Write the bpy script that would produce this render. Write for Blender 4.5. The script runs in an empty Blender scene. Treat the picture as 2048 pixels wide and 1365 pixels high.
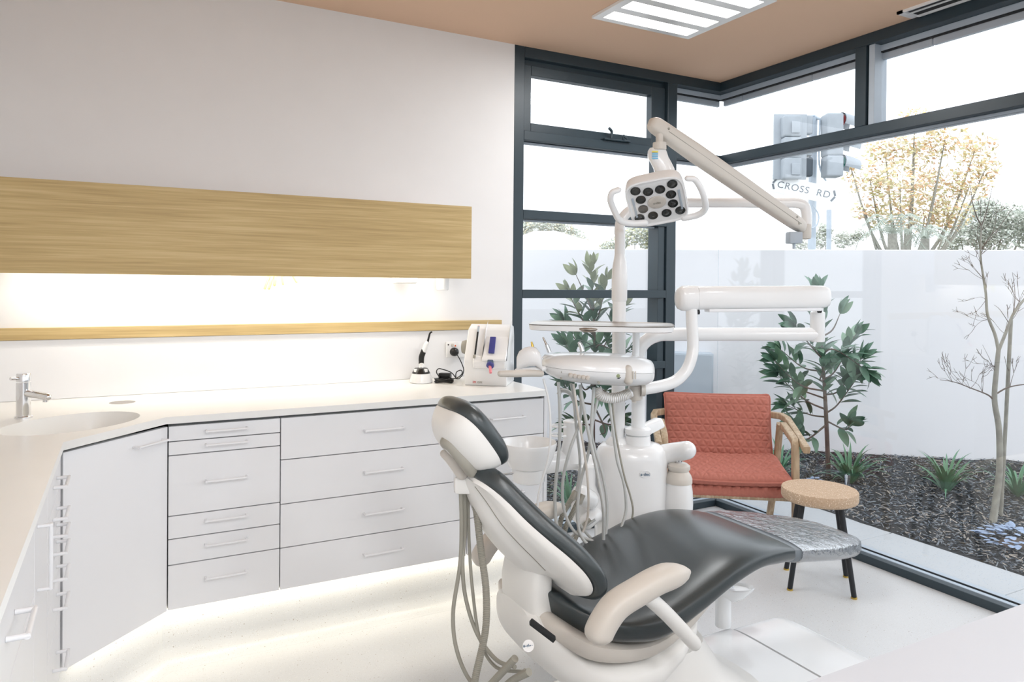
import bpy, bmesh, math, random
from mathutils import Vector, Matrix, noise
random.seed(7)
PI = math.pi
C = bpy.context.scene.collection
scene = bpy.context.scene

# ------------------------------------------------------------------ camera
CAM_H = 1.40
FPX, CY = 1452.0, 582.4
def _rot(yaw, pitch, roll):
    c, s = math.cos(yaw), math.sin(yaw); cp, sp = math.cos(pitch), math.sin(pitch); cr, sr = math.cos(roll), math.sin(roll)
    return Matrix(((c, -s, 0), (s, c, 0), (0, 0, 1))) @ Matrix(((1, 0, 0), (0, cp, -sp), (0, sp, cp))) @ Matrix(((cr, 0, sr), (0, 1, 0), (-sr, 0, cr)))
CM = _rot(math.radians(-28.057), math.radians(-.524), math.radians(-.510))
cam_d = bpy.data.cameras.new('camera'); cam = bpy.data.objects.new('camera', cam_d); C.objects.link(cam)
cx, cf, cu = CM.col[0], CM.col[1], CM.col[2]
cam.matrix_world = Matrix(((cx[0], cu[0], -cf[0], 0), (cx[1], cu[1], -cf[1], 0), (cx[2], cu[2], -cf[2], CAM_H), (0, 0, 0, 1)))
cam_d.sensor_width = 36; cam_d.lens = FPX / 2048 * 36
cam_d.shift_y = -(682.5 - CY) / 2048
cam_d.clip_start = .02; cam_d.clip_end = 300
scene.camera = cam

# ------------------------------------------------------------------ light
SKY = 1.85
w = bpy.data.worlds.new('sky'); scene.world = w; w.use_nodes = True
bg = w.node_tree.nodes['Background']; bg.inputs[0].default_value = (.87, .935, 1, 1); bg.inputs[1].default_value = SKY
def area(name, loc, sx, sy, power, col, direction=(0, 0, -1)):
    d = bpy.data.lights.new(name, 'AREA'); d.shape = 'RECTANGLE'; d.size = sx; d.size_y = sy; d.energy = power; d.color = col
    o = bpy.data.objects.new(name, d); C.objects.link(o); o.location = loc
    o.rotation_euler = Vector(direction).to_track_quat('-Z', 'Y').to_euler()
    return o
area('ceiling_and_fill_light', (2.26, 2.62, 2.655), .50, .50, 9, (.93, .965, 1))
area('ceiling_and_fill_light', (.35, -.35, 2.655), .55, .55, 9, (.93, .965, 1))  # added fill lamp, out of view behind the near counter
area('ceiling_and_fill_light', (.35, -1.5, 2.655), .55, .55, 34, (.93, .965, 1))  # unseen lamp put in to fill the camera-facing surfaces
area('ceiling_and_fill_light', (2.0, -1.3, 2.655), .55, .55, 26, (.93, .965, 1))  # another added lamp behind the camera, for fill only
scene.view_settings.view_transform = 'Standard'; scene.view_settings.look = 'None'
scene.view_settings.gamma = 1; scene.view_settings.use_curve_mapping = False
scene.view_settings.exposure = .28

# ------------------------------------------------------------------ helpers
def D(u, v, d):            # real point seen at pixel (u, v), d metres deep
    return CM @ Vector(((u - 1024) / FPX, 1, -(v - CY) / FPX)) * d + Vector((0, 0, CAM_H))
def PY(u, v, Y):
    r = CM @ Vector(((u - 1024) / FPX, 1, -(v - CY) / FPX)); return r * (Y / r.y) + Vector((0, 0, CAM_H))
def PZ(u, v, Z):
    r = CM @ Vector(((u - 1024) / FPX, 1, -(v - CY) / FPX)); return r * ((Z - CAM_H) / r.z) + Vector((0, 0, CAM_H))
RV = Vector((.8825, -.4703, 0)); FV = Vector((.4703, .8825, 0)); UP = Vector((0, 0, 1))
def V(*a): return Vector(a)

def srgb(r, g, b):
    f = lambda c: (c / 255) / 12.92 if c / 255 <= .04045 else ((c / 255 + .055) / 1.055) ** 2.4
    return (f(r), f(g), f(b), 1)
MATS = {}
def mat(name, col, rough=.5, metal=0, var=.04, scale=6, bump=0, bscale=200, coat=0, spec=.5):
    m = bpy.data.materials.new(name); m.use_nodes = True; nt = m.node_tree; N = nt.nodes; L = nt.links
    b = N['Principled BSDF']; b.inputs['Roughness'].default_value = rough; b.inputs['Metallic'].default_value = metal
    b.inputs['Specular IOR Level'].default_value = spec
    if coat: b.inputs['Coat Weight'].default_value = coat; b.inputs['Coat Roughness'].default_value = .08
    tc = N.new('ShaderNodeTexCoord'); no = N.new('ShaderNodeTexNoise'); no.inputs['Scale'].default_value = scale; no.inputs['Detail'].default_value = 3
    L.new(tc.outputs['Object'], no.inputs['Vector'])
    r = N.new('ShaderNodeValToRGB'); c = srgb(*col)
    r.color_ramp.elements[0].position = .3; r.color_ramp.elements[1].position = .7
    r.color_ramp.elements[0].color = tuple(x * (1 - var) for x in c[:3]) + (1,)
    r.color_ramp.elements[1].color = tuple(min(1, x * (1 + var)) for x in c[:3]) + (1,)
    L.new(no.outputs['Fac'], r.inputs[0]); L.new(r.outputs[0], b.inputs['Base Color'])
    if bump:
        n2 = N.new('ShaderNodeTexNoise'); n2.inputs['Scale'].default_value = bscale; L.new(tc.outputs['Object'], n2.inputs['Vector'])
        bp = N.new('ShaderNodeBump'); bp.inputs['Strength'].default_value = bump; bp.inputs['Distance'].default_value = .002
        L.new(n2.outputs['Fac'], bp.inputs['Height']); L.new(bp.outputs[0], b.inputs['Normal'])
    MATS[name] = m
    return m
def emis(name, col, s):
    m = bpy.data.materials.new(name); m.use_nodes = True; b = m.node_tree.nodes['Principled BSDF']
    b.inputs['Base Color'].default_value = (0.8, .8, .8, 1); b.inputs['Emission Color'].default_value = col; b.inputs['Emission Strength'].default_value = s
    return m
def wood(name, c1, c2, c3, axis='X', scale=1.0, rough=.5):
    m = bpy.data.materials.new(name); m.use_nodes = True; nt = m.node_tree; N = nt.nodes; L = nt.links; b = N['Principled BSDF']
    b.inputs['Roughness'].default_value = rough
    tc = N.new('ShaderNodeTexCoord'); mp = N.new('ShaderNodeMapping')
    s = {'X': (1.2, 30, 46), 'Z': (40, 40, 1.5), 'Y': (40, 1.5, 40)}[axis]
    mp.inputs['Scale'].default_value = tuple(q * scale for q in s)
    L.new(tc.outputs['Object'], mp.inputs['Vector'])
    a = N.new('ShaderNodeTexNoise'); a.inputs['Scale'].default_value = 1; a.inputs['Detail'].default_value = 6; a.inputs['Distortion'].default_value = .6
    L.new(mp.outputs[0], a.inputs['Vector'])
    m2 = N.new('ShaderNodeMapping'); m2.inputs['Scale'].default_value = tuple(q * 3.5 * scale for q in s); L.new(tc.outputs['Object'], m2.inputs['Vector'])
    a2 = N.new('ShaderNodeTexNoise'); a2.inputs['Scale'].default_value = 1; a2.inputs['Detail'].default_value = 4; L.new(m2.outputs[0], a2.inputs['Vector'])
    mx = N.new('ShaderNodeMix'); mx.inputs[0].default_value = .45; L.new(a.outputs['Fac'], mx.inputs[2]); L.new(a2.outputs['Fac'], mx.inputs[3])
    r = N.new('ShaderNodeValToRGB'); e = r.color_ramp.elements; e[0].position = .36; e[1].position = .64; e[0].color = srgb(*c1); e[1].color = srgb(*c3)
    k = e.new(.5); k.color = srgb(*c2)
    L.new(mx.outputs[0], r.inputs[0]); L.new(r.outputs[0], b.inputs['Base Color'])
    bp = N.new('ShaderNodeBump'); bp.inputs['Strength'].default_value = .25; bp.inputs['Distance'].default_value = .002
    L.new(mx.outputs[0], bp.inputs['Height']); L.new(bp.outputs[0], b.inputs['Normal'])
    return m
def specks(name, base, dots, scale=140, rough=.35, bump=0):
    """terrazzo / cork: base colour with scattered coloured chips. dots = [(scale, threshold, colour)]"""
    m = bpy.data.materials.new(name); m.use_nodes = True; nt = m.node_tree; N = nt.nodes; L = nt.links; b = N['Principled BSDF']
    b.inputs['Roughness'].default_value = rough
    tc = N.new('ShaderNodeTexCoord'); no = N.new('ShaderNodeTexNoise'); no.inputs['Scale'].default_value = 3; L.new(tc.outputs['Object'], no.inputs['Vector'])
    r = N.new('ShaderNodeValToRGB'); c = srgb(*base); r.color_ramp.elements[0].color = tuple(x * .95 for x in c[:3]) + (1,); r.color_ramp.elements[1].color = tuple(min(1, x * 1.05) for x in c[:3]) + (1,)
    L.new(no.outputs['Fac'], r.inputs[0]); cur = r.outputs[0]
    for i, (sc, th, col) in enumerate(dots):
        mp = N.new('ShaderNodeMapping'); mp.inputs['Location'].default_value = (i * 3.1, i * 1.7, i * .9); L.new(tc.outputs['Object'], mp.inputs['Vector'])
        vo = N.new('ShaderNodeTexVoronoi'); vo.inputs['Scale'].default_value = sc; L.new(mp.outputs[0], vo.inputs['Vector'])
        lt = N.new('ShaderNodeMath'); lt.operation = 'LESS_THAN'; lt.inputs[1].default_value = .28; L.new(vo.outputs['Distance'], lt.inputs[0])
        sx = N.new('ShaderNodeSeparateColor'); L.new(vo.outputs['Color'], sx.inputs[0])
        gt = N.new('ShaderNodeMath'); gt.operation = 'GREATER_THAN'; gt.inputs[1].default_value = th; L.new(sx.outputs[0], gt.inputs[0])
        mu = N.new('ShaderNodeMath'); mu.operation = 'MULTIPLY'; L.new(lt.outputs[0], mu.inputs[0]); L.new(gt.outputs[0], mu.inputs[1])
        mx = N.new('ShaderNodeMix'); mx.data_type = 'RGBA'; L.new(mu.outputs[0], mx.inputs[0]); L.new(cur, mx.inputs[6]); mx.inputs[7].default_value = srgb(*col)
        cur = mx.outputs[2]
    L.new(cur, b.inputs['Base Color'])
    return m
def glassmat(name, tint=(1, 1, 1, 1), refl=1.0, rough=0.0):
    m = bpy.data.materials.new(name); m.use_nodes = True; N = m.node_tree.nodes; L = m.node_tree.links; N.clear()
    o = N.new('ShaderNodeOutputMaterial'); mx = N.new('ShaderNodeMixShader'); t = N.new('ShaderNodeBsdfTransparent'); g = N.new('ShaderNodeBsdfGlossy')
    lw = N.new('ShaderNodeLayerWeight'); pw = N.new('ShaderNodeMath'); pw.operation = 'POWER'; pw.inputs[1].default_value = 5; L.new(lw.outputs['Facing'], pw.inputs[0]); fr = N.new('ShaderNodeMath'); fr.operation = 'MULTIPLY_ADD'; fr.inputs[1].default_value = .95; fr.inputs[2].default_value = .04; L.new(pw.outputs[0], fr.inputs[0]); g.inputs['Roughness'].default_value = rough; t.inputs[0].default_value = tint
    mu = N.new('ShaderNodeMath'); mu.operation = 'MULTIPLY'; mu.inputs[1].default_value = refl
    L.new(fr.outputs[0], mu.inputs[0]); L.new(mu.outputs[0], mx.inputs[0]); L.new(t.outputs[0], mx.inputs[1]); L.new(g.outputs[0], mx.inputs[2]); L.new(mx.outputs[0], o.inputs[0])
    return m
def clearplastic(name):
    m = bpy.data.materials.new(name); m.use_nodes = True; N = m.node_tree.nodes; L = m.node_tree.links; N.clear()
    o = N.new('ShaderNodeOutputMaterial'); mx = N.new('ShaderNodeMixShader'); t = N.new('ShaderNodeBsdfTransparent'); g = N.new('ShaderNodeBsdfGlossy')
    g.inputs['Roughness'].default_value = .04; mx.inputs[0].default_value = .5; t.inputs[0].default_value = (.97, .98, 1, 1)
    tc = N.new('ShaderNodeTexCoord'); n = N.new('ShaderNodeTexNoise'); n.inputs['Scale'].default_value = 38; n.inputs['Detail'].default_value = 4; n.inputs['Distortion'].default_value = 1.5
    bp = N.new('ShaderNodeBump'); bp.inputs['Strength'].default_value = .8; bp.inputs['Distance'].default_value = .006
    L.new(tc.outputs['Object'], n.inputs['Vector']); L.new(n.outputs['Fac'], bp.inputs['Height']); L.new(bp.outputs[0], g.inputs['Normal'])
    L.new(t.outputs[0], mx.inputs[1]); L.new(g.outputs[0], mx.inputs[2]); L.new(mx.outputs[0], o.inputs[0])
    return m

M_wall = mat('wall_paint', (238, 236, 235), .7, var=.01)
M_ceil = mat('ceiling_paint', (228, 193, 164), .8, var=.015, scale=2)
M_floor = specks('terrazzo_vinyl', (208, 209, 210), [(190, .84, (192, 190, 186)), (240, .8, (228, 227, 225)), (130, .975, (165, 158, 150)), (300, .93, (180, 174, 168))], rough=.3)
M_frame = mat('charcoal_frame', (44, 58, 66), .38, var=.05)
M_framegrey = mat('grey_aluminium', (176, 186, 196), .45)
M_seal = mat('black_seal', (14, 18, 22), .6)
M_glass = glassmat('window_glass')
M_lam = mat('white_laminate', (238, 238, 240), .32, var=.008)
M_top = mat('white_solid_surface', (240, 239, 236), .28, var=.01)
M_carc = mat('cabinet_shadow_gap', (120, 122, 122), .7)
M_hand = mat('white_handle', (236, 236, 238), .3)
M_oak = wood('oak_veneer', (180, 154, 104), (196, 170, 118), (210, 186, 136), 'X')
M_splash = mat('white_splashback', (236, 236, 238), .15, var=.006, coat=.3)
M_chrome = mat('chrome', (225, 226, 228), .07, 1, var=.01)
M_steel = mat('brushed_steel', (170, 160, 150), .3, 1, var=.06, scale=30)
M_whitepl = mat('white_enamel', (238, 238, 238), .22, var=.01, coat=.25)
M_cream = mat('cream_plastic', (210, 203, 194), .4, var=.015)
M_shell = mat('chair_shell_plastic', (236, 234, 230), .38, var=.012)
M_greypl = mat('warm_grey_plastic', (160, 156, 145), .45)
M_vinyl = mat('dark_grey_upholstery', (54, 61, 63), .30, var=.06, bump=.1, bscale=500, coat=.22)
M_vinyl.node_tree.nodes['Principled BSDF'].inputs['Coat Roughness'].default_value = .28
M_clear = clearplastic('clear_plastic_cover')
M_hose = mat('grey_hose', (184, 186, 184), .45)
M_hosed = mat('warm_grey_hose', (154, 151, 140), .5)
M_black = mat('black_plastic', (16, 17, 18), .3)
M_dark = mat('dark_gap', (26, 28, 29), .7)
M_ledbulb = mat('dark_lens', (34, 38, 38), .12, var=.2, coat=.6)
M_fab = mat('coral_quilted_fabric', (180, 113, 99), .8, var=.06, scale=60, bump=.3, bscale=900, spec=.2)
M_ash = wood('pale_timber', (150, 128, 102), (172, 150, 122), (190, 170, 144), 'Z', .8)
M_cork = specks('cork', (188, 162, 136), [(140, .3, (216, 194, 168)), (170, .6, (176, 142, 108)), (120, .7, (228, 210, 190)), (200, .88, (140, 106, 76))], rough=.8)
M_blackm = mat('black_metal', (20, 23, 27), .45)
M_brass = mat('brass', (200, 170, 90), .3, 1)
M_gwall = mat('rendered_wall', (233, 233, 236), .85, var=.012, scale=1.2, bump=.1, bscale=60)
M_paver = specks('grey_stone', (184, 187, 190), [(60, .6, (172, 180, 188)), (160, .93, (120, 124, 128))], rough=.7)
M_mulch = mat('dark_mulch', (44, 45, 46), .95, var=.4, scale=50, bump=1, bscale=160)
M_leaf = mat('dark_green_leaf', (88, 122, 100), .35, var=.25, scale=9, spec=.4)
M_leafl = mat('olive_green_leaf', (140, 150, 112), .4, var=.2, scale=9)
M_strap = mat('strap_leaf_green', (92, 138, 106), .42, var=.25, scale=8)
M_bark = mat('pale_grey_bark', (150, 148, 138), .8, var=.2, scale=20, bump=.5, bscale=90)
M_barkd = mat('brown_twig', (104, 92, 84), .8, var=.2, scale=20)
M_kale = mat('silvery_blue_leaf', (150, 168, 196), .6, var=.2, scale=20)

def new_obj(name, me, m=None):
    o = bpy.data.objects.new(name, me)
    if m and not me.materials: me.materials.append(m)
    C.objects.link(o); return o
class BM:
    def __init__(s): s.b = bmesh.new()
def box(bm, x0, x1, y0, y1, z0, z1, bev=0, seg=2):
    b = bmesh.new(); r = bmesh.ops.create_cube(b, size=1)
    for v in b.verts:
        v.co = V(x0 + (v.co.x + .5) * (x1 - x0), y0 + (v.co.y + .5) * (y1 - y0), z0 + (v.co.z + .5) * (z1 - z0))
    if bev: bmesh.ops.bevel(b, geom=b.edges[:], offset=bev, segments=seg, affect='EDGES', profile=.5)
    merge(bm, b)
def merge(bm, b, M=None):
    me = bpy.data.meshes.new('tmp'); 
    if M is not None: b.transform(M)
    b.to_mesh(me); b.free(); bm.from_mesh(me); bpy.data.meshes.remove(me)
def obox(bm, c, ax, ay, az, sx, sy, sz, bev=0, seg=2):
    """oriented box, centre c, unit axes, full sizes"""
    b = bmesh.new(); bmesh.ops.create_cube(b, size=1)
    for v in b.verts: v.co = V(v.co.x * sx, v.co.y * sy, v.co.z * sz)
    if bev: bmesh.ops.bevel(b, geom=b.edges[:], offset=bev, segments=seg, affect='EDGES', profile=.5)
    M = Matrix.Identity(4)
    for i, a in enumerate((ax, ay, az)):
        for k in range(3): M[k][i] = a[k]
    for k in range(3): M[k][3] = c[k]
    merge(bm, b, M)
def ring_skin(bm, rings, cap=True, closed=False):
    vs = [[bm.verts.new(p) for p in r] for r in rings]; n = len(vs[0])
    for a, b in zip(vs[:-1], vs[1:]) if not closed else zip(vs, vs[1:] + vs[:1]):
        for i in range(n):
            try: bm.faces.new((a[i], a[(i + 1) % n], b[(i + 1) % n], b[i]))
            except ValueError: pass
    if cap and not closed:
        for r in (vs[0], vs[-1]):
            c = sum((v.co for v in r), Vector()) / n; cv = bm.verts.new(c)
            for i in range(n): bm.faces.new((cv, r[i], r[(i + 1) % n]))
def catmull(pts, k=8):
    pts = [Vector(p) for p in pts]; P = [pts[0] * 2 - pts[1]] + pts + [pts[-1] * 2 - pts[-2]]; out = []
    for i in range(1, len(P) - 2):
        p0, p1, p2, p3 = P[i - 1:i + 3]
        for j in range(k):
            t = j / k
            out.append(.5 * ((2 * p1) + (p2 - p0) * t + (2 * p0 - 5 * p1 + 4 * p2 - p3) * t * t + (3 * p1 - p0 - 3 * p2 + p3) * t ** 3))
    out.append(pts[-1]); return out
def tube(bm, pts, r, n=10, smooth=6, rfun=None, squash=1):
    p = catmull(pts, smooth) if smooth and len(pts) > 2 else [Vector(q) for q in pts]
    m = len(p); rings = []; up = None
    for i in range(m):
        t = (p[min(i + 1, m - 1)] - p[max(i - 1, 0)]).normalized()
        if up is None: up = t.orthogonal().normalized()
        up = (up - t * up.dot(t)).normalized(); sd = t.cross(up)
        if callable(r): rr = r(i / (m - 1))
        elif isinstance(r, (list, tuple)):
            q = i / (m - 1) * (len(r) - 1); a = int(min(q, len(r) - 2)); rr = r[a] + (r[a + 1] - r[a]) * (q - a)
        else: rr = r
        rings.append([p[i] + (up * math.cos(2 * PI * k / n) + sd * math.sin(2 * PI * k / n) * squash) * rr for k in range(n)])
    ring_skin(bm, rings)
def pill(bm, pts, r, n=14, smooth=6):
    """tube with rounded ends"""
    p = catmull(pts, smooth) if smooth and len(pts) > 2 else [Vector(q) for q in pts]
    a = (p[0] - p[1]).normalized(); b = (p[-1] - p[-2]).normalized()
    rr = r if callable(r) else (lambda t: r)
    L = len(p); r0, r1 = rr(0), rr(1)
    pts2 = [p[0] + a * r0 * math.sin(q) for q in (1.5, 1.2, .8, .4)] + p + [p[-1] + b * r1 * math.sin(q) for q in (.4, .8, 1.2, 1.5)]
    rad = [r0 * math.cos(q) for q in (1.5, 1.2, .8, .4)] + [rr(i / (L - 1)) for i in range(L)] + [r1 * math.cos(q) for q in (.4, .8, 1.2, 1.5)]
    up = None; rings = []; m = len(pts2)
    for i in range(m):
        t = (pts2[min(i + 1, m - 1)] - pts2[max(i - 1, 0)]).normalized()
        if up is None: up = t.orthogonal().normalized()
        up = (up - t * up.dot(t)).normalized(); sd = t.cross(up)
        rings.append([pts2[i] + (up * math.cos(2 * PI * k / n) + sd * math.sin(2 * PI * k / n)) * rad[i] for k in range(n)])
    ring_skin(bm, rings)
def lathe(bm, c, prof, n=28, sx=1, sy=1, axis=UP):
    """prof: [(radius, height)] about axis at c"""
    c = Vector(c); a = Vector(axis).normalized(); u = a.orthogonal().normalized() if abs(a.z) < .99 else V(1, 0, 0); v = a.cross(u)
    rings = [[c + a * h + u * (r * sx * math.cos(2 * PI * k / n)) + v * (r * sy * math.sin(2 * PI * k / n)) for k in range(n)] for r, h in prof]
    ring_skin(bm, rings)
def sring(c, u, v, a, bt, bb=None, p=2.5, n=28):
    """superellipse ring in plane (u,v): half width a, bt on +v side, bb on -v side"""
    if bb is None: bb = bt
    out = []
    for k in range(n):
        t = 2 * PI * k / n; ct, st = math.cos(t), math.sin(t)
        x = math.copysign(abs(ct) ** (2 / p), ct) * a; y = math.copysign(abs(st) ** (2 / p), st) * (bt if st > 0 else bb)
        out.append(Vector(c) + Vector(u) * x + Vector(v) * y)
    return out
def finish(bm, name, m, smooth=True, angle=40):
    bmesh.ops.recalc_face_normals(bm, faces=bm.faces[:])
    me = bpy.data.meshes.new(name); bm.to_mesh(me); bm.free(); me.materials.append(m)
    if smooth:
        me.shade_smooth()
        try: me.set_sharp_from_angle(angle=math.radians(angle))
        except Exception: pass
    return me
def thing(name, label, cat, loc=(0, 0, 0), group=None, rz=0, kind=None):
    o = bpy.data.objects.new(name, None); C.objects.link(o); o.location = loc; o.rotation_euler = (0, 0, rz); o.empty_display_size = .1
    if kind: o['kind'] = kind
    else: o['label'] = label; o['category'] = cat
    if group: o['group'] = group
    return o
def part(name, bm, m, parent, label=None, smooth=True, angle=40, local=False, kind=None):
    """bm is in world coordinates unless local; the part keeps identity transform under its thing"""
    root = parent
    while root.parent: root = root.parent
    if not local:
        bm.transform((Matrix.Translation(root.location) @ Matrix.Rotation(root.rotation_euler.z, 4, 'Z')).inverted())
    o = new_obj(name, finish(bm, name, m, smooth, angle)); o.parent = parent
    if label: o['label'] = label
    if kind: o['kind'] = kind
    return o
def tag(o, label, cat, group=None, kind=None):
    o['label'] = label; o['category'] = cat
    if group: o['group'] = group
    if kind: o['kind'] = kind
    return o
def single(name, bm, m, label, cat, group=None, smooth=True, angle=40, base=None, kind=None):
    if base is not None: bm.transform(Matrix.Translation(-Vector(base)))
    o = new_obj(name, finish(bm, name, m, smooth, angle))
    if base is not None: o.location = base
    return tag(o, label, cat, group, kind)
def struct(name, bm, m, parent=None, smooth=False):
    o = new_obj(name, finish(bm, name, m, smooth)); 
    if parent: o.parent = parent
    else: o['kind'] = 'structure'
    return o
def B(): return bmesh.new()
def textmesh(name, s, size, m, parent, origin, ux, uy, extr=.0006, align='CENTER', spacing=1, label=None):
    cu_ = bpy.data.curves.new(name, 'FONT'); cu_.body = s; cu_.size = size; cu_.extrude = extr; cu_.align_x = align; cu_.align_y = 'CENTER'; cu_.space_character = spacing
    to = bpy.data.objects.new('t', cu_); C.objects.link(to); dg = bpy.context.evaluated_depsgraph_get()
    me = bpy.data.meshes.new_from_object(to.evaluated_get(dg)); C.objects.unlink(to); bpy.data.objects.remove(to)
    me.materials.clear(); me.materials.append(m)
    ux = Vector(ux).normalized(); uz = ux.cross(Vector(uy)).normalized(); uy = uz.cross(ux)
    M = Matrix(((ux.x, uy.x, uz.x, origin[0]), (ux.y, uy.y, uz.y, origin[1]), (ux.z, uy.z, uz.z, origin[2]), (0, 0, 0, 1)))
    root = parent
    while root.parent: root = root.parent
    me.transform((Matrix.Translation(root.location) @ Matrix.Rotation(root.rotation_euler.z, 4, 'Z')).inverted() @ M)
    o = new_obj(name, me); o.parent = parent
    if label: o['label'] = label
    return o
def poly_prism(bm, pts, z0, z1):
    lo = [bm.verts.new((x, y, z0)) for x, y in pts]; hi = [bm.verts.new((x, y, z1)) for x, y in pts]; n = len(pts)
    bm.faces.new(lo[::-1]); bm.faces.new(hi)
    for i in range(n): bm.faces.new((lo[i], lo[(i + 1) % n], hi[(i + 1) % n], hi[i]))

# ------------------------------------------------------------------ room shell
XL, XC, YW, YB, H = -.785, 3.32, 3.451, -2.3, 2.69
XW0 = 1.843                      # where the painted wall ends and window_1 begins
b = B(); box(b, XL - .15, XC + .02, YB - .15, YW + .02, -.12, 0); struct('floor', b, M_floor)
b = B(); box(b, XL - .15, XC + .14, YB - .15, YW + .14, H, H + .22); struct('ceiling', b, M_ceil)
b = B(); box(b, XL - .15, XW0, YW, YW + .16, 0, H); struct('wall_back', b, M_wall)
b = B(); box(b, XL - .15, XL, YB, YW, 0, H); struct('wall_left', b, M_wall)
b = B(); box(b, XL - .15, -.70, YB - .15, YB, 0, H); box(b, 3.15, XC + .14, YB - .15, YB, 0, H); box(b, -.70, 3.15, YB - .15, YB, 2.6, H); struct('wall_front', b, M_wall)
W_fill = bpy.data.objects.new('fill_window', None); C.objects.link(W_fill); W_fill['kind'] = 'structure'; W_fill.location = (1.35, YB, 0)  # added unseen glazing, lets in fill light from behind the camera
b = B(); box(b, XC, XC + .14, YB, -2.1, 0, H); struct('wall_right', b, M_wall)

# window_1 : end wall, in line with the back wall
W1 = bpy.data.objects.new('window_1', None); C.objects.link(W1); W1['kind'] = 'structure'; W1.location = (XW0, YW, 0)
def fbox(parent, name, m, *boxes, bev=.002):
    b = B()
    for q in boxes: box(b, *q, bev=bev, seg=1)
    return part(name, b, m, parent, smooth=False)
Y0, Y1, YG = YW, YW + .11, YW + .066      # frame faces and glass plane
fbox(W1, 'jamb', M_frame, (XW0, 1.905, Y0, Y1, 0, H))
fbox(W1, 'head_rail', M_frame, (1.905, XC + .10, Y0, Y1, 2.632, H))
fbox(W1, 'mullion', M_frame, (2.90, 2.972, Y0, Y1, 0, 2.632))
fbox(W1, 'mullion', M_frame, (2.845, 2.893, Y0 + .012, Y1, 0, 2.19))
fbox(W1, 'cover_strip', M_seal, (2.892, 2.901, Y0 + .03, Y1 - .01, 0, 2.19))
fbox(W1, 'transom', M_frame, (1.905, 2.90, Y0, Y1, 2.186, 2.236))
fbox(W1, 'transom', M_frame, (1.905, 2.90, Y0, Y1, 1.758, 1.807))
fbox(W1, 'transom', M_frame, (1.905, 2.90, Y0, Y1, 1.325, 1.372))
fbox(W1, 'transom', M_frame, (1.905, 2.90, Y0, Y1, .898, .942))
fbox(W1, 'transom', M_frame, (2.972, XC + .06, Y0, Y1, 2.178, 2.228))
for z in (2.180, 1.7545): fbox(W1, 'drip_strip', M_framegrey, (1.905, 2.845, YG - .02, YG + .01, z - .006, z + .004))
fbox(W1, 'drip_strip', M_framegrey, (2.972, XC + .05, YG - .02, YG + .012, 2.160, 2.176))
fbox(W1, 'sill_rail', M_frame, (1.905, XC + .002, Y0 - .001, Y0 + .022, .0, .040), (1.905, XC + .04, Y0 + .024, Y0 + .052, 0, .036))
fbox(W1, 'sill_track', M_framegrey, (1.905, XC + .054, Y0 + .053, Y0 + .099, 0, .030))
fbox(W1, 'sill_seal', M_seal, (1.905, XC + .10, Y0 + .0995, Y0 + .107, 0, .036))
fbox(W1, 'head_track', M_framegrey, (2.972, XC + .065, YG - .005, YG + .03, 2.600, 2.632))
fbox(W1, 'head_seal', M_seal, (2.972, XC + .068, YG - .007, YG + .032, 2.594, 2.600))
fbox(W1, 'outer_track', M_framegrey, (2.972, XC + .07, YG + .01, YG + .03, 2.560, 2.594))
# awning sash
ys0 = YW + .02
fbox(W1, 'sash', M_frame, (1.912, 1.958, ys0, ys0 + .05, 2.238, 2.60), (2.79, 2.893, ys0, ys0 + .05, 2.238, 2.60), (1.958, 2.79, ys0, ys0 + .05, 2.545, 2.60), (1.958, 2.79, ys0, ys0 + .05, 2.238, 2.285),
     (1.905, 2.90, ys0 + .02, ys0 + .03, 2.59, 2.634), (2.845, 2.90, ys0 + .022, ys0 + .032, 2.20, 2.6))
def pane(parent, x0, x1, y0, y1, z0, z1): return fbox(parent, 'pane', M_glass, (x0, x1, y0, y1, z0, z1), bev=0)
for z0, z1 in ((.03, .90), (.938, 1.33), (1.37, 1.762), (1.804, 2.19)): pane(W1, 1.90, 2.85, YG, YG + .006, z0, z1)
pane(W1, 1.95, 2.80, ys0 + .03, ys0 + .036, 2.28, 2.55)
XG = XC + .066
pane(W1, 2.965, XG + .003, YG, YG + .006, .03, 2.18); pane(W1, 2.965, XG + .003, YG, YG + .006, 2.222, 2.64)
# sash winder
b = B(); p = V(2.49, YW - .012, 2.245)
box(b, p.x - .07, p.x + .12, YW - .022, YW + .02, 2.236, 2.246, .003, 1)
tube(b, [(p.x - .02, YW - .015, 2.246), (p.x - .02, YW - .02, 2.285), (p.x - .045, YW - .03, 2.30)], .008)
tube(b, [(p.x + .07, YW - .015, 2.246), (p.x + .062, YW - .022, 2.27), (p.x + .085, YW - .03, 2.252)], .007)
part('winder', b, M_frame, W1)

# window_2 : long side
W2 = bpy.data.objects.new('window_2', None); C.objects.link(W2); W2['kind'] = 'structure'; W2.location = (XC, 2, 0)
ye = -2.1  # glazing lengthened out of view behind the camera for extra fill light
fbox(W2, 'head_rail', M_frame, (XC, XC + .11, ye, YW, 2.632, H))
fbox(W2, 'head_track', M_framegrey, (XG - .005, XG + .03, ye, YG, 2.600, 2.632))
fbox(W2, 'head_seal', M_seal, (XG - .007, XG + .032, ye, YG, 2.594, 2.600))
for k, (a, c_) in enumerate(((3.50, 3.34), (3.335, 2.82), (2.815, 2.13), (2.125, ye))): fbox(W2, 'outer_track', M_framegrey, (XG + .01, XG + .03, c_, a, 2.560, 2.594))
fbox(W2, 'transom', M_frame, (XC, XC + .11, ye, YW + .05, 2.172, 2.226))
fbox(W2, 'drip_strip', M_framegrey, (XG - .02, XG + .012, ye, YG, 2.158, 2.172), (XG - .02, XG + .0, ye, YG, 2.150, 2.153))
fbox(W2, 'mullion', M_frame, (XC, XC + .11, 2.425, 2.488, 2.226, 2.632))
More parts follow.
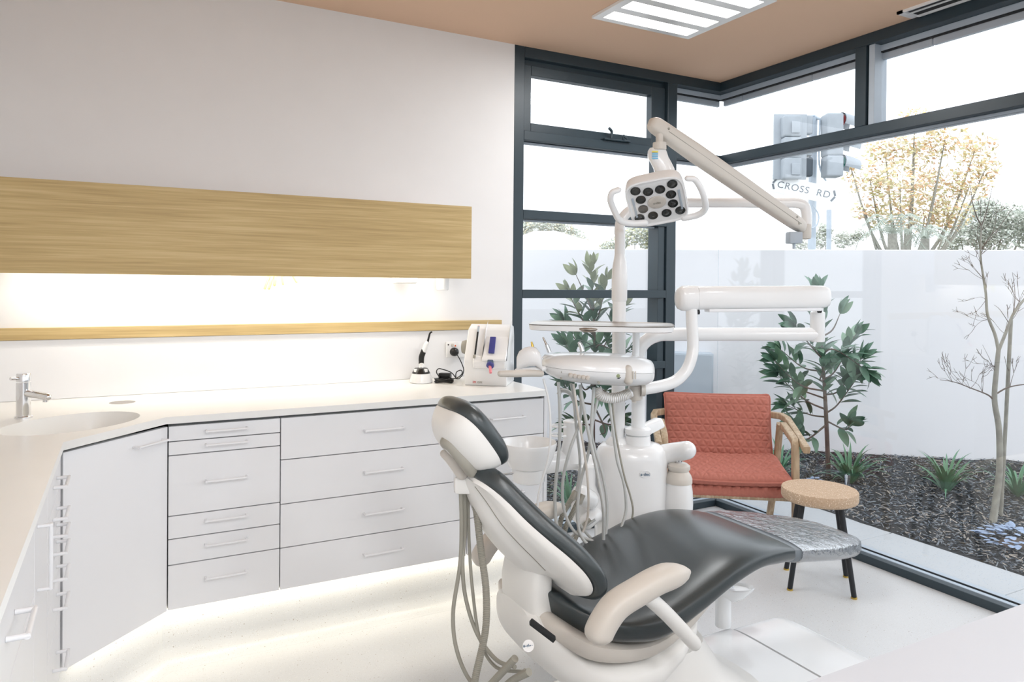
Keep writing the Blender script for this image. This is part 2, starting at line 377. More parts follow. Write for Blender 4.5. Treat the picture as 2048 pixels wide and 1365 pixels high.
fbox(W2, 'mullion', M_framegrey, (XC + .012, XC + .11, 2.385, 2.418, 2.226, 2.632))
fbox(W2, 'cover_strip', M_seal, (XC + .03, XC + .1, 2.417, 2.426, 2.226, 2.632))
fbox(W2, 'mullion', M_frame, (XC, XC + .11, .55, .61, 2.226, 2.632))
fbox(W2, 'jamb', M_frame, (XC, XC + .11, ye - .01, ye + .06, 0, H))
fbox(W2, 'sill_rail', M_frame, (XC, XC + .022, ye, YW, .0, .040), (XC + .024, XC + .052, ye, YW + .024, 0, .036))
fbox(W2, 'sill_track', M_framegrey, (XC + .053, XC + .099, ye, YW + .053, 0, .030))
fbox(W2, 'sill_seal', M_seal, (XC + .0995, XC + .107, ye, YW + .10, 0, .036))
fbox(W2, 'flashing', M_framegrey, (XC + .1075, XC + .155, ye, YW + .155, .001, .030)); fbox(W1, 'flashing', M_framegrey, (1.905, XC + .107, YW + .1075, YW + .155, .001, .030))
pane(W2, XG, XG + .006, ye, YG, .03, 2.175); pane(W2, XG, XG + .006, 2.42, YG, 2.22, 2.64); pane(W2, XG, XG + .006, ye, 2.42, 2.22, 2.64)
b = B(); box(b, XG + .0065, XG + .008, YG + .0065, YG + .008, .03, 2.60); part('corner_joint', b, M_framegrey, W2)

for x in (-.70, .57, 1.84, 3.10): fbox(W_fill, 'mullion', M_frame, (x, x + .05, YB - .12, YB - .04, 0, 2.6))  # frame and panes of the added rear glazing
for z in (.0, 2.55): fbox(W_fill, 'rail', M_frame, (-.70, 3.15, YB - .12, YB - .04, z, z + .05))
for x in (-.66, .61, 1.88): pane(W_fill, x, x + 1.23, YB - .09, YB - .084, .05, 2.55)
# coved kickboards, same vinyl as the floor
def cove_run(name, pts, nrms, base_z=.222, r=.07):
    b = B(); rings = []
    for i, q in enumerate(pts):
        q = Vector((q[0], q[1], 0)); ns = [Vector((n_[0], n_[1], 0)).normalized() for n_ in nrms[max(0, i - 1):i + 1]] or [Vector((nrms[0][0], nrms[0][1], 0))]
        m_ = sum(ns, Vector()).normalized(); m_ = m_ / m_.dot(ns[0]); pr = [q - m_ * .01 + UP * base_z, q + UP * base_z]
        for k in range(9): t = k / 8 * PI / 2; pr.append(q + m_ * (r - r * math.cos(t)) + UP * (r - r * math.sin(t) + .0003))
        pr.append(q + m_ * (r + .001) - UP * .002); pr.append(q - m_ * .01 - UP * .002); rings.append(pr)
    ring_skin(b, rings); struct(name, b, M_floor, smooth=True)
cove_run('baseboard_back', [(-.235, .2), (-.235, 2.565), (.125, 2.925), (1.69, 2.925)], [(1, 0), (.7071, -.7071), (0, -1)])

# ------------------------------------------------------------------ joinery along the back wall
ZT, ZB = .893, .222
def handle_bar(parent, p0, p1, out, r=.0042, standoff=.026):
    """D bar handle between two wall points, out = outward direction; bar is a sub-part"""
    p0, p1, out = Vector(p0), Vector(p1), Vector(out)
    b = B(); q0, q1 = p0 + out * standoff, p1 + out * standoff; e = (q1 - q0).normalized() * .004
    tube(b, [q0 - e, q1 + e], r, 10, 0); tube(b, [p0 + out * .0005, q0 + out * .004], r, 10, 0); tube(b, [p1 + out * .0005, q1 + out * .004], r, 10, 0)
    return part('handle', b, M_hand, parent)
def drawer_unit(label, x0, x1, zs, hz, hx, group='white drawer units under the long worktop'):
    t = thing('drawer_unit', label, 'drawers', ((x0 + x1) / 2, 2.86, 0), group)
    b = B(); box(b, x0 + .001, x1 - .001, 2.872, 3.42, ZB + .002, ZT); part('carcass', b, M_carc, t, smooth=False)
    for (a, c_), h in zip(zip(zs[:-1], zs[1:]), hz):
        b = B(); box(b, x0 + .0018, x1 - .0018, 2.85, 2.8705, c_ + .0018, a - .0018, .001, 1)
        f = part('drawer', b, M_lam, t, smooth=False)
        handle_bar(f, (hx[0], 2.85, h), (hx[1], 2.85, h), (0, -1, 0))
    return t
drawer_unit('narrow six-drawer white unit beside the angled corner door', .137, .525, [.883, .827, .777, .56, .477, .384, .222], [.858, .808, .676, .532, .443, .322], (.262, .402), None)
drawer_unit('wide white four-drawer unit in the middle of the long run', .525, 1.309, [.883, .721, .551, .383, .222], [.808, .640, .472, .308], (.852, 1.012), None)
drawer_unit('white drawer unit at the window end, behind the headrest', 1.309, 1.690, [.883, .721, .551, .383, .222], [.808, .640, .472, .308], (1.42, 1.58), None)
b = B(); box(b, 1.691, 1.709, 2.85, 3.44, .0, ZT, .001, 1)
single('end_panel', b, M_lam, 'thin white end panel closing the drawers at the window end', 'panel', smooth=False, base=(1.70, 3.14, 0))
# corner cupboard with angled door
t = thing('corner_cupboard', 'white corner cupboard with plain angled door below the basin', 'cupboard', (-.01, 2.70, 0))
b = B(); poly_prism(b, [(-.19, 2.573), (.128, 2.890), (.128, 3.42), (-.76, 3.42), (-.76, 2.573)], ZB + .002, .74); part('carcass', b, M_carc, t, smooth=False)
dd = V(.7071, .7071, 0); dn = V(.7071, -.7071, 0)
b = B(); c0 = (V(.137, 2.85, 0) + V(-.163, 2.55, 0)) / 2 - dn * .010
obox(b, (c0.x, c0.y, (ZB + .883) / 2), dd, -dn, UP, .4205, .0195, .883 - ZB - .002, .001, 1)
dr = part('door', b, M_lam, t, smooth=False)
hb = c0 + dn * .01
handle_bar(dr, hb + dd * .055 + UP * .842, hb + dd * .185 + UP * .842, dn)
# left run, seen almost edge-on
def left_unit(label, y0, y1, rows, door=False):
    t = thing('drawer_unit' if not door else 'cupboard', label, 'drawers' if not door else 'cupboard', (-.19, (y0 + y1) / 2, 0))
    b = B(); box(b, -.76, -.190, y0 + .001, y1 - .001, ZB + .002, ZT - .001); part('carcass', b, M_carc, t, smooth=False)
    for a, c_, h in rows:
        b = B(); box(b, -.188, -.168, y0 + .0018, y1 - .0018, c_ + .0018, a - .0018, .001, 1)
        f = part('drawer' if not door else 'door', b, M_lam, t, smooth=False)
        if door: handle_bar(f, (-.168, y0 + .055, .72), (-.168, y0 + .055, .86), (1, 0, 0))
        else: handle_bar(f, (-.168, (y0 + y1) / 2 - .055, h), (-.168, (y0 + y1) / 2 + .055, h), (1, 0, 0), r=.005, standoff=.030)
    return t
left_unit('white drawer unit left of the angled door, seen edge-on', 2.13, 2.549, [(.883, .79, .844), (.79, .735, .758), (.735, .69, .711), (.69, .63, .664), (.63, .555, .594), (.555, .44, .515), (.44, .222, .351)])
left_unit('white cupboard with vertical bar handle on the left run', 1.83, 2.128, [(.883, .222, 0)], True)
left_unit('white drawer unit on the left run nearest the camera', 1.10, 1.828, [(.883, .73, .82), (.73, .55, .64), (.55, .38, .46), (.38, .222, .3)])
b = B(); box(b, -.76, -.168, .2, 1.098, ZB, ZT - .001); single('cupboard', b, M_lam, 'plain white base cupboard below the frame at the left', 'cupboard', smooth=False, base=(-.47, .65, 0))

# worktop with basin and waste holes
cud = bpy.data.curves.new('worktop', 'CURVE'); cud.dimensions = '2D'; cud.fill_mode = 'BOTH'; cud.extrude = .0125
def spline(pts):
    s = cud.splines.new('POLY'); s.points.add(len(pts) - 1)
    for q, p in zip(s.points, pts): q.co = (p[0], p[1], 0, 1)
    s.use_cyclic_u = True
spline([(-.160, .2), (-.160, 2.520), (.128, 2.828), (1.698, 2.828), (1.698, YW - .001), (XL + .001, YW - .001), (XL + .001, .2)])
BX, BY, BA, BBr, BROT = -.155, 2.855, .225, .165, math.radians(38)
def ell(n, a, c_): return [(BX + a * math.cos(t) * math.cos(BROT) - c_ * math.sin(t) * math.sin(BROT), BY + a * math.cos(t) * math.sin(BROT) + c_ * math.sin(t) * math.cos(BROT)) for t in [2 * PI * k / n for k in range(n)]]
spline(ell(64, BA, BBr))
HX, HY, HR = -.008, 3.250, .047
spline([(HX + HR * math.cos(2 * PI * k / 32), HY + HR * math.sin(2 * PI * k / 32)) for k in range(32)])
to = bpy.data.objects.new('t', cud); C.objects.link(to); dg = bpy.context.evaluated_depsgraph_get()
me = bpy.data.meshes.new_from_object(to.evaluated_get(dg)); C.objects.unlink(to); bpy.data.objects.remove(to)
me.materials.clear(); me.materials.append(M_top)
wt = new_obj('worktop', me); wt.location = (0, 0, .9075)
tag(wt, 'long white L-shaped worktop with chamfered inner corner', 'worktop')
t = thing('wash_basin', 'shallow oval white basin set into the corner of the worktop', 'basin', (BX, BY, .76))
b = B(); rings = []
for f, z in ((1.0, .9185), (.985, .905), (.95, .87), (.86, .825), (.66, .79), (.35, .778), (.09, .776)): rings.append([V(x, y, z) for x, y in ell(64, BA * f, BBr * f)])
ring_skin(b, rings, cap=False); part('bowl', b, M_top, t)
b = B(); lathe(b, (BX, BY, .7755), [(.024, 0), (.024, .003), (.012, .003), (.010, .001)], 20); part('drain', b, M_chrome, t)
b = B(); rings = [[V(HX + r * math.cos(2 * PI * k / 32), HY + r * math.sin(2 * PI * k / 32), z) for k in range(32)] for r, z in ((HR + .0005, .9195), (HR + .0005, .80), (.02, .80))]
ring_skin(b, rings, cap=True); wc = single('waste_chute', b, M_steel, 'round waste chute opening cut in the worktop beside the basin', 'chute', base=(HX, HY, .8))
# tap
tp = PZ(47, 836, .92); t = thing('basin_tap', 'chrome single-lever tap standing behind the oval basin', 'tap', tp)
b = B(); lathe(b, tp, [(.0, .0), (.028, 0), (.028, .005), (.024, .007), (.0225, .0075), (.0225, .124), (.0, .124)], 28); part('body', b, M_chrome, t)
b = B(); lathe(b, tp, [(.0, .127), (.0225, .127), (.0225, .152), (.021, .155), (.0, .155)], 28); part('cap', b, M_chrome, t)
so = (RV * .93 - FV * .35).normalized()
b = B(); pill(b, [tp + UP * .086, tp + UP * .084 + so * .06, tp + UP * .080 + so * .118], .0125); tube(b, [tp + UP * .079 + so * .108, tp + UP * .062 + so * .108], .008, 12, 0); part('spout', b, M_chrome, t)
b = B(); hd = (-RV * .25 - FV).normalized(); tube(b, [tp + UP * .138 - hd * .0, tp + UP * .142 + hd * .05], .0055, 10, 0); part('lever', b, M_chrome, t)

# splashback, oak strip, oak overhead panel
b = B(); box(b, XL + .002, 1.779, YW - .006, YW - .0005, .921, 1.160); single('splashback', b, M_splash, 'glossy white splashback between worktop and thin oak strip', 'splashback', smooth=False, base=(.5, YW, .921))
b = B(); box(b, XL + .002, 1.771, YW - .017, YW - .0005, 1.162, 1.210, .001, 1); single('oak_strip', b, M_oak, 'thin horizontal oak strip running above the splashback', 'strip', smooth=False, base=(.5, YW, 1.162))
YP = 3.25
t = thing('overhead_panel', 'wide horizontal oak panel mounted high on the white wall', 'panel', (.5, YW, 1.42))
b = B(); box(b, XL + .002, 1.504, YP, YP + .018, 1.426, 1.781, .0008, 1); part('fascia', b, M_oak, t, smooth=False)
b = B(); box(b, XL + .002, 1.502, YP + .018, YW - .001, 1.762, 1.780); box(b, 1.486, 1.502, YP + .018, YW - .001, 1.50, 1.762); box(b, XL + .002, 1.486, YP + .018, YP + .026, 1.436, 1.762); part('soffit_box', b, M_lam, t, smooth=False)
b = B(); box(b, .0, 1.40, 3.335, 3.385, 1.500, 1.508); part('holder_rail', b, M_lam, t, smooth=False)
M_led = emis('led_strip', (1, .93, .78, 1), 9)
b = B(); box(b, -.30, 1.30, YP + .03, YP + .05, 1.470, 1.480); part('led_strip', b, M_led, t, smooth=False)
area('overhead_led_light', (.50, YP + .075, 1.475), 1.72, .02, 3.0, (1, .93, .80), (0, .35, -1))
# things tucked behind the oak panel, only their lower ends show
Yb = 3.36
def hb_(u, v): return PY(u, v, Yb)
b = B(); c = hb_(885, 560); lathe(b, (c.x, Yb, hb_(885, 581).z), [(.0, 0), (.026, .0), (.030, .004), (.036, .10), (.036, .14), (0, .14)], 24); single('cup', b, M_whitepl, 'white cup hanging below the right end of the oak panel', 'cup', base=(c.x, Yb, hb_(885, 581).z))
b = B(); c = hb_(810, 568); box(b, c.x - .06, c.x + .06, Yb - .02, Yb + .04, c.z, c.z + .12, .012, 3); single('paper_packet', b, M_whitepl, 'white packet showing under the oak panel left of the cup', 'packet', base=(c.x, Yb, c.z))
t = thing('power_adapter', 'white adapter with thin looped cable dangling below oak panel', 'adapter', hb_(430, 562))
b = B(); p = hb_(428, 564); q = [p, hb_(421, 553), hb_(426, 540), hb_(470, 540), hb_(461, 552)]
ring_skin(b, [[v + V(0, dy, 0) for v in q] for dy in (-.012, .012)]); part('body', b, M_whitepl, t, smooth=False)
b = B(); q0 = hb_(440, 545); tube(b, [q0, V(q0.x, q0.y, 1.501)], .002, 6, 0); part('hook', b, M_whitepl, t)
b = B(); tube(b, [hb_(x, y) for x, y in ((390, 548), (393, 560), (402, 564), (412, 561), (421, 560))], .0015, 6); tube(b, [hb_(x, y) for x, y in ((403, 552), (397, 562), (402, 571), (410, 571), (420, 568), (424, 561))], .0015, 6); part('cable', b, M_hose, t)
t = thing('hanging_plant', 'pale green succulent leaves hanging under the middle of oak panel', 'plant', hb_(548, 548))
M_suc = mat('pale_succulent', (206, 204, 140), .6, var=.1)
for (u0, v0, u1, v1, r) in ((540, 556, 530, 578, .006), (546, 553, 538, 577, .010), (552, 552, 549, 570, .010), (565, 552, 566, 568, .009), (584, 553, 593, 564, .009), (536, 558, 528, 577, .005)):
    b = B(); qq = hb_(u0, v0 - 10); pill(b, [V(qq.x, qq.y, 1.502), hb_(u0, v0 - 10), hb_((u0 + u1) / 2, (v0 + v1) / 2 - 3), hb_(u1, v1)], lambda s, r=r: r * (1 - .35 * s), 10); part('leaf', b, M_suc, t)

# LED under the cabinets
for (p, L, rot) in (((.90, 2.893, ZB - .012), 1.55, 0), ((0.0, 2.745, ZB - .012), .38, PI / 4), ((-.20, 1.75, ZB - .012), 1.6, PI / 2)):
    o = area('plinth_led_light', p, L, .015, 1.05 * L / 1.55, (1, .92, .76)); o.rotation_euler = (0, 0, rot)
b = B(); box(b, .14, 1.68, 2.884, 2.902, ZB - .010, ZB - .001); single('led_strip', b, emis('led_warm', (1, .9, .68, 1), 4), 'warm LED strip under the front of the long cabinets', 'light', smooth=False, base=(.9, 2.89, ZB))

# near counter, blurred white corner at bottom right
t = thing('near_counter', 'plain white counter in the near bottom right corner', 'counter', (1.9, .3, 0))
b = B(); box(b, .42, 3.1, -.02, .606, .895, .92, .002, 1); part('worktop', b, mat('pale_grey_solid_surface', (190, 192, 198), .4, var=.01), t, smooth=False)
b = B(); box(b, .45, 3.08, 0, .58, .0, .894); part('cabinet', b, M_lam, t, smooth=False)

# ------------------------------------------------------------------ ceiling fittings
def ceil_light(label, x0, x1, y0, y1, ang=0, strips=4, strength=7, group=None):
    cx_, cy_ = (x0 + x1) / 2, (y0 + y1) / 2
    t = thing('ceiling_light', label, 'ceiling light', (cx_, cy_, H), group)
    w_, d_ = x1 - x0, y1 - y0
    b = B(); sw = (d_ - .035 * 2 - .052 * (strips - 1)) / strips
    box(b, x0, x1, y0, y0 + .035, H - .014, H - .001); box(b, x0, x1, y1 - .035, y1, H - .014, H - .001)
    box(b, x0, x0 + .042, y0 + .035, y1 - .035, H - .014, H - .001); box(b, x1 - .042, x1, y0 + .035, y1 - .035, H - .014, H - .001)
    for k in range(1, strips): yy = y0 + .035 + k * sw + (k - 1) * .052; box(b, x0 + .042, x1 - .042, yy, yy + .052, H - .014, H - .001)
    part('frame', b, M_whitepl, t, smooth=False)
    for k in range(strips):
        yy = y0 + .035 + k * (sw + .052); b = B(); box(b, x0 + .042, x1 - .042, yy, yy + sw, H - .008, H - .002)
        part('diffuser', b, emis('ceiling_diffuser', (1, .97, .92, 1), strength), t, smooth=False)
ceil_light('square white ceiling light with bright strips, near the window corner', 1.965, 2.565, 2.32, 2.90)
ceil_light('added ceiling fill light behind the near counter, out of frame', .05, .65, -.65, -.05)  # unseen fixture added to carry a fill lamp
ceil_light('added ceiling fill light near the added rear glazing, out of frame', 1.7, 2.3, -1.6, -1.0)  # fixture added out of view, brightens the room from behind
ceil_light('added ceiling fill light at the back of the room, out of frame', .05, .65, -1.8, -1.2)  # added panel, never in view, for the strongest fill lamp
t = thing('ceiling_vent', 'slim white slot air vent in the ceiling beside the long window', 'vent', (3.24, 1.4, H))
b = B(); box(b, 3.178, 3.188, .9, 2.165, H - .012, H); box(b, 3.292, 3.302, .9, 2.165, H - .012, H); box(b, 3.178, 3.302, 2.135, 2.165, H - .012, H); box(b, 3.232, 3.246, .9, 2.14, H - .006, H); part('frame', b, M_whitepl, t, smooth=False)
b = B(); box(b, 3.188, 3.292, .9, 2.14, H - .003, H - .0005); part('slot', b, M_dark, t, smooth=False)
#OBJECTS#
# ------------------------------------------------------------------ dental chair (axis along +X, centre line y = YC)
YC = 1.81
chair = thing('dental_chair', 'reclined dental chair with dark grey upholstery and white shell', 'dental chair', (1.75, YC, 0))
def loft(stations, n=28, p=2.6):
    """stations: (x, z, dir angle of 'up' normal in XZ, halfwidth, thick_up, thick_down[, p])"""
    b = B(); rings = []
    for s in stations:
        x, z, a, w_, tu, td = s[:6]; pp = s[6] if len(s) > 6 else p
        u = V(0, 1, 0); v = V(math.cos(a), 0, math.sin(a))
        rings.append(sring((x, YC, z), u, v, w_, tu, td, pp, n))
    ring_skin(b, rings); return b
def smoothst(st, k=5):
    out = []; P = [st[0]] + list(st) + [st[-1]]
    for i in range(1, len(P) - 2):
        p0, p1, p2, p3 = P[i - 1:i + 3]
        for j in range(k):
            t = j / k; out.append(tuple(.5 * ((2 * b_) + (c_ - a_) * t + (2 * a_ - 5 * b_ + 4 * c_ - d_) * t * t + (3 * b_ - a_ - 3 * c_ + d_) * t ** 3) for a_, b_, c_, d_ in zip(p0, p1, p2, p3)))
    out.append(st[-1]); return out
A = math.radians
# back upholstery (outer face looks up and towards the feet)
def vl(pts, d):   # offset helper along normal
    return pts
back_up = [(.828, .900, A(56), .045, .012, .012), (.842, .893, A(52), .085, .026, .020), (.868, .873, A(48), .122, .034, .022), (.915, .820, A(45), .158, .036, .024), (.966, .765, A(42), .198, .036, .024), (1.015, .720, A(42), .226, .036, .024),
           (1.060, .674, A(38), .252, .036, .024), (1.092, .630, A(26), .264, .036, .024), (1.103, .592, A(8), .255, .034, .022), (1.102, .562, A(-15), .215, .026, .018), (1.094, .548, A(-30), .15, .010, .010)]
part('back_cushion', loft(smoothst(back_up), 40, 4.5), M_vinyl, chair)
# white back shell: wide flanks folding in to a narrow rear spine
def shell_ring(x, z, a, w_, d_, sw):
    v = V(math.cos(a), 0, math.sin(a)); c = V(x, YC, z); pr = [(w_, .0), (w_ * .985, -.012), (w_ * .95, -.20 * d_ - .006), ((w_ * .5 + sw * .5), -.42 * d_ - .004), (sw, -.58 * d_), (sw * .82, -.80 * d_), (sw * .4, -.97 * d_), (0, -1.0 * d_)]
    pts = [c + V(0, 1, 0) * a_ + v * b_ for a_, b_ in pr]; pts += [c - V(0, 1, 0) * a_ + v * b_ for a_, b_ in pr[-2::-1]]
    pts += [c + v * .004]
    return pts
sh = [(.828, .880, A(50), .06, .012, .03), (.845, .868, A(48), .10, .030, .045), (.880, .835, A(45), .132, .050, .062), (.925, .782, A(43), .172, .070, .085), (.972, .735, A(42), .205, .082, .105),
      (1.018, .692, A(40), .233, .090, .118), (1.055, .650, A(34), .252, .088, .118), (1.078, .610, A(18), .250, .075, .105), (1.082, .580, A(-2), .225, .055, .09), (1.078, .556, A(-25), .16, .03, .05)]
b = B(); ring_skin(b, [shell_ring(*s) for s in smoothst(sh, 4)]); part('back_shell', b, M_shell, chair, angle=60)
for sgn in (-1, 1):   # seam between rear spine and flank
    b = B(); ps = []
    for s in smoothst(sh[1:7], 3):
        x, z, a, w_, d_, sw = s; v = V(math.cos(a), 0, math.sin(a)); ps.append(V(x, YC, z) + V(0, sgn, 0) * sw + v * (-.58 * d_))
    tube(b, ps, .0018, 6, 0); part('shell_seam', b, M_greypl, chair)
# head rest : cushion + shell
hr = [(.765, 1.070, A(60), .03, .006, .006), (.772, 1.070, A(58), .070, .022, .014), (.790, 1.058, A(52), .098, .036, .018), (.816, 1.032, A(47), .114, .040, .018), (.852, .988, A(43), .116, .040, .018), (.884, .946, A(38), .106, .038, .018), (.903, .917, A(26), .080, .026, .014), (.908, .904, A(8), .035, .006, .006)]
hs = smoothst(hr); part('headrest_cushion', loft(hs, 36, 3), M_vinyl, chair)
hw = [(x - .010 * math.cos(a), z - .010 * math.sin(a), a, w_ * .97, .002, .012 + .07 * math.sin(PI * i / (len(hs) - 1)) ** .8, 2.2) for i, (x, z, a, w_, tu, td) in enumerate(hs)]
part('headrest_shell', loft(hw, 36), M_shell, chair)
# headrest glide bar and lever
b = B(); box(b, -.012, .012, -.035, .035, -.10, .10, .006); b.transform(Matrix.Translation(V(.84, YC, .93)) @ Matrix.Rotation(A(-42), 4, 'Y')); part('headrest_bar', b, M_cream, chair)
b = B(); obox(b, D(928, 965, 2.02), RV, FV, UP, .05, .08, .05, .01); obox(b, D(945, 975, 2.03), (RV * .8 - UP * .6).normalized(), FV, (UP * .8 + RV * .6).normalized(), .06, .07, .03, .006); part('headrest_bracket', b, M_shell, chair)
b = B(); pill(b, [D(893, 885, 1.93), D(905, 893, 1.92), D(930, 925, 1.93), D(943, 942, 1.95)], lambda s: .018); part('headrest_knob', b, M_greypl, chair)
b = B(); pill(b, [D(888, 908, 1.97), D(903, 922, 1.97), D(924, 948, 1.98)], lambda s: .011 + .006 * s); part('release_lever', b, M_cream, chair)
# seat + leg upholstery
st = [(1.028, .535, A(105), .05, .012, .03), (1.036, .530, A(104), .11, .028, .055), (1.055, .520, A(102), .155, .034, .062), (1.09, .505, A(98), .200, .034, .066), (1.14, .488, A(95), .240, .034, .064), (1.20, .478, A(92), .268, .034, .062), (1.31, .475, A(84), .278, .045, .070), (1.44, .505, A(78), .272, .055, .060), (1.57, .545, A(78), .262, .055, .045), (1.70, .570, A(86), .245, .040, .045),
      (1.81, .572, A(95), .228, .022, .060), (1.875, .562, A(99), .214, .016, .058)]
stt = smoothst(st) + [(1.878, .56, A(99), .205, .008, .05)]
part('seat_cushion', loft(stt, 44, 3.2), M_vinyl, chair)
toe = [(1.874, .561, A(99), .205, .008, .05), (1.878, .5605, A(99), .214, .0165, .062), (1.97, .549, A(99), .216, .0165, .064), (2.09, .531, A(100), .204, .0165, .066), (2.20, .511, A(101), .176, .0165, .066), (2.29, .495, A(102), .138, .0165, .064), (2.345, .482, A(105), .088, .013, .054), (2.365, .470, A(110), .035, .004, .024)]
M_vinylg = mat('toe_upholstery_painted_sheen', (120, 128, 134), .45, var=.05)  # dark upholstery lightened to grey, stands in for reflections on the cover
part('toe_cushion', loft(smoothst(toe), 44, 3.0), M_vinylg, chair, 'toe pad of the chair, cover reflections painted in as grey')
def grow(sts, g): return [(x, z, a, w_ + g, tu + g, td + g) for x, z, a, w_, tu, td in sts]
tc = grow([s for s in smoothst(toe, 6) if s[0] > 1.90], .0035)
b = loft(tc, 60, 3.0)
for v in b.verts:
    nn = noise.noise(v.co * 22) * .0035 + noise.noise(v.co * 60) * .0015
    v.co += V(0, math.copysign(abs(nn), v.co.y - YC), nn * .8 + .001)
part('toe_cover', b, M_clear, chair, 'crinkled clear plastic cover over the toe end')
# pan under the seat
pan = [(1.00, .475, A(90), .12, .01, .01), (1.03, .470, A(90), .19, .03, .04), (1.12, .425, A(90), .235, .03, .05), (1.28, .398, A(88), .24, .02, .05), (1.42, .428, A(80), .23, .02, .045), (1.55, .475, A(76), .20, .02, .035), (1.66, .505, A(80), .16, .015, .02), (1.70, .51, A(80), .10, .004, .004)]
part('seat_pan', loft(smoothst(pan), 36, 3.5), M_cream, chair)
# yoke joining back and base
yk = []
b = B()
for sy, yy in ((1, YC - .155),):
    rings = []
    for x, z, hx, hy in ((1.035, .655, .030, .05), (1.025, .60, .040, .062), (1.018, .55, .042, .064), (1.02, .50, .042, .064), (1.03, .45, .042, .062), (1.05, .40, .042, .06), (1.065, .36, .042, .06)):
        rings.append(sring((x, YC, z), V(1, 0, 0), V(0, 1, 0), hx, hy * 1.6, hy * 1.6, 3.5, 32))
    ring_skin(b, rings)
part('back_yoke', b, M_shell, chair)
# big moulded lift body
def secx(x, zc, hw_, hz, p=2.8, yc=YC): return sring((x, yc, zc), V(0, 1, 0), UP, hw_, hz, hz, p, 36)
b = B(); rs = []
for x, z0, z1, hw_ in ((.972, .445, .475, .05), (.978, .41, .50, .10), (.995, .37, .505, .14), (1.025, .335, .485, .172), (1.06, .30, .45, .195), (1.10, .27, .41, .215), (1.16, .245, .385, .235), (1.24, .235, .372, .245), (1.33, .25, .370, .238), (1.42, .29, .382, .215), (1.50, .34, .405, .18), (1.56, .375, .415, .12)):
    rs.append(secx(x, (z0 + z1) / 2, hw_, (z1 - z0) / 2))
ring_skin(b, rs); part('lift_body', b, M_shell, chair)
b = B(); obox(b, D(1085, 1262, 1.80), (RV * .8 - UP * .6).normalized(), FV, (UP * .8 + RV * .6).normalized(), .075, .02, .012, .002); part('slot', b, M_dark, chair)
lg = D(1057, 1293, 1.695); b = B(); n_ = (-FV * .75 + UP * .6 - RV * .2).normalized(); lathe(b, lg, [(0, 0), (.0135, 0), (.0135, .002), (0, .002)], 24, axis=n_); bd = part('badge', b, M_whitepl, chair)
textmesh('badge_text', 'a-dec', .011, mat('logo_blue', (60, 100, 130), .5), bd, lg + n_ * .003, RV, UP)
# pedestal and floor plate
b = B(); rs = [sring((x, YC, z), V(1, 0, 0), V(0, 1, 0), a_, c_, c_, 3, 36) for x, z, a_, c_ in ((1.38, .30, .24, .16), (1.44, .20, .25, .17), (1.52, .125, .27, .19), (1.55, .105, .30, .21))]
ring_skin(b, rs); part('pedestal', b, M_shell, chair)
def plate(x0, x1, y0, y1, z1, taper0=0, taper1=0, name='base_plate'):
    b = B(); rs = []
    n = 9
    for i in range(n + 1):
        t = i / n; x = x0 + (x1 - x0) * t
        e0 = min(1, t * n / 1.2) if taper0 else 1; e1 = min(1, (1 - t) * n / 2.2) if taper1 else 1
        e = (math.sin(PI / 2 * e0) if taper0 else 1) * (math.sin(PI / 2 * e1) ** .6 if taper1 else 1)
        hy = (y1 - y0) / 2 * (.55 + .45 * e); zt = z1 * (.25 + .75 * e)
        rs.append(sring((x, (y0 + y1) / 2, zt / 2), V(0, 1, 0), UP, hy, zt / 2, zt / 2, 5.5, 40))
    ring_skin(b, rs); part(name, b, M_whitepl, chair)
plate(1.18, 1.755, 1.50, 2.05, .104, 1, 0)
plate(1.762, 2.045, 1.50, 2.06, .100, 0, 0)
plate(2.052, 2.36, 1.52, 2.045, .102, 0, 1)
# foot control between plate and column
t = thing('foot_control', 'white foot control with cup-shaped top under the leg rest', 'foot control', PZ(1445, 1250, .09))
c = PZ(1446, 1250, .102); 
b = B(); lathe(b, (c.x, c.y, .098), [(0, 0), (.030, 0), (.030, .10), (.026, .125), (0, .125)], 28); part('post', b, M_whitepl, t)
b = B(); c2 = c + UP * .14
ring_skin(b, [sring(c2 + UP * dz + RV * .035, RV, FV, a_, .035 * f, .035 * f, 2.2, 36) for dz, a_, f in ((-.045, .02, .5), (-.030, .050, .9), (-.002, .078, 1.25), (.004, .082, 1.3), (.008, .080, 1.25), (.004, .072, 1.15), (-.004, .066, 1.05))]); part('pedal', b, M_whitepl, t)
b = B(); lathe(b, c2 + RV * .03 + UP * .004, [(0, 0), (.012, 0), (.012, .003), (.007, .003), (.006, 0.001), (0, .001)], 20); part('button', b, M_chrome, t)
# arm rests
def arm(pts, post, w=1.0, name='armrest'):
    b = B(); q = catmull(pts, 6); rs = []; n = len(q)
    for i, p in enumerate(q):
        tt = (q[min(i + 1, n - 1)] - q[max(i - 1, 0)]).normalized(); up = V(-tt.z, 0, tt.x).normalized(); s = i / (n - 1)
        e = min(1, math.sin(PI * min(.5, s * 3.2 + .02))) * min(1, math.sin(PI * min(.5, (1 - s) * 2.6 + .02)))
        e = max(.12, e ** .55); rs.append(sring(p, V(0, 1, 0), up, .036 * e * w, .030 * e, .034 * e, 2.3, 24))
    ring_skin(b, rs); a_ = part(name, b, M_cream, chair)
    if post:
        b = B(); pill(b, post, .019); part('arm_post', b, M_shell, a_)
ya = YC - .39
arm([V(.992, ya, .545), V(1.003, ya, .580), V(1.045, ya, .625), V(1.11, ya, .648), V(1.19, ya, .668), V(1.278, ya, .668)], [V(1.15, ya + .0, .625), V(1.23, ya + .02, .555), V(1.335, ya + .04, .452)])
yb = YC + .36
arm([V(1.035, yb, .465), V(1.055, yb, .505), V(1.10, yb, .55), V(1.18, yb, .585), V(1.28, yb, .610), V(1.375, yb, .614)], [V(1.20, yb, .585), V(1.27, yb - .03, .51), V(1.34, yb - .06, .45)])
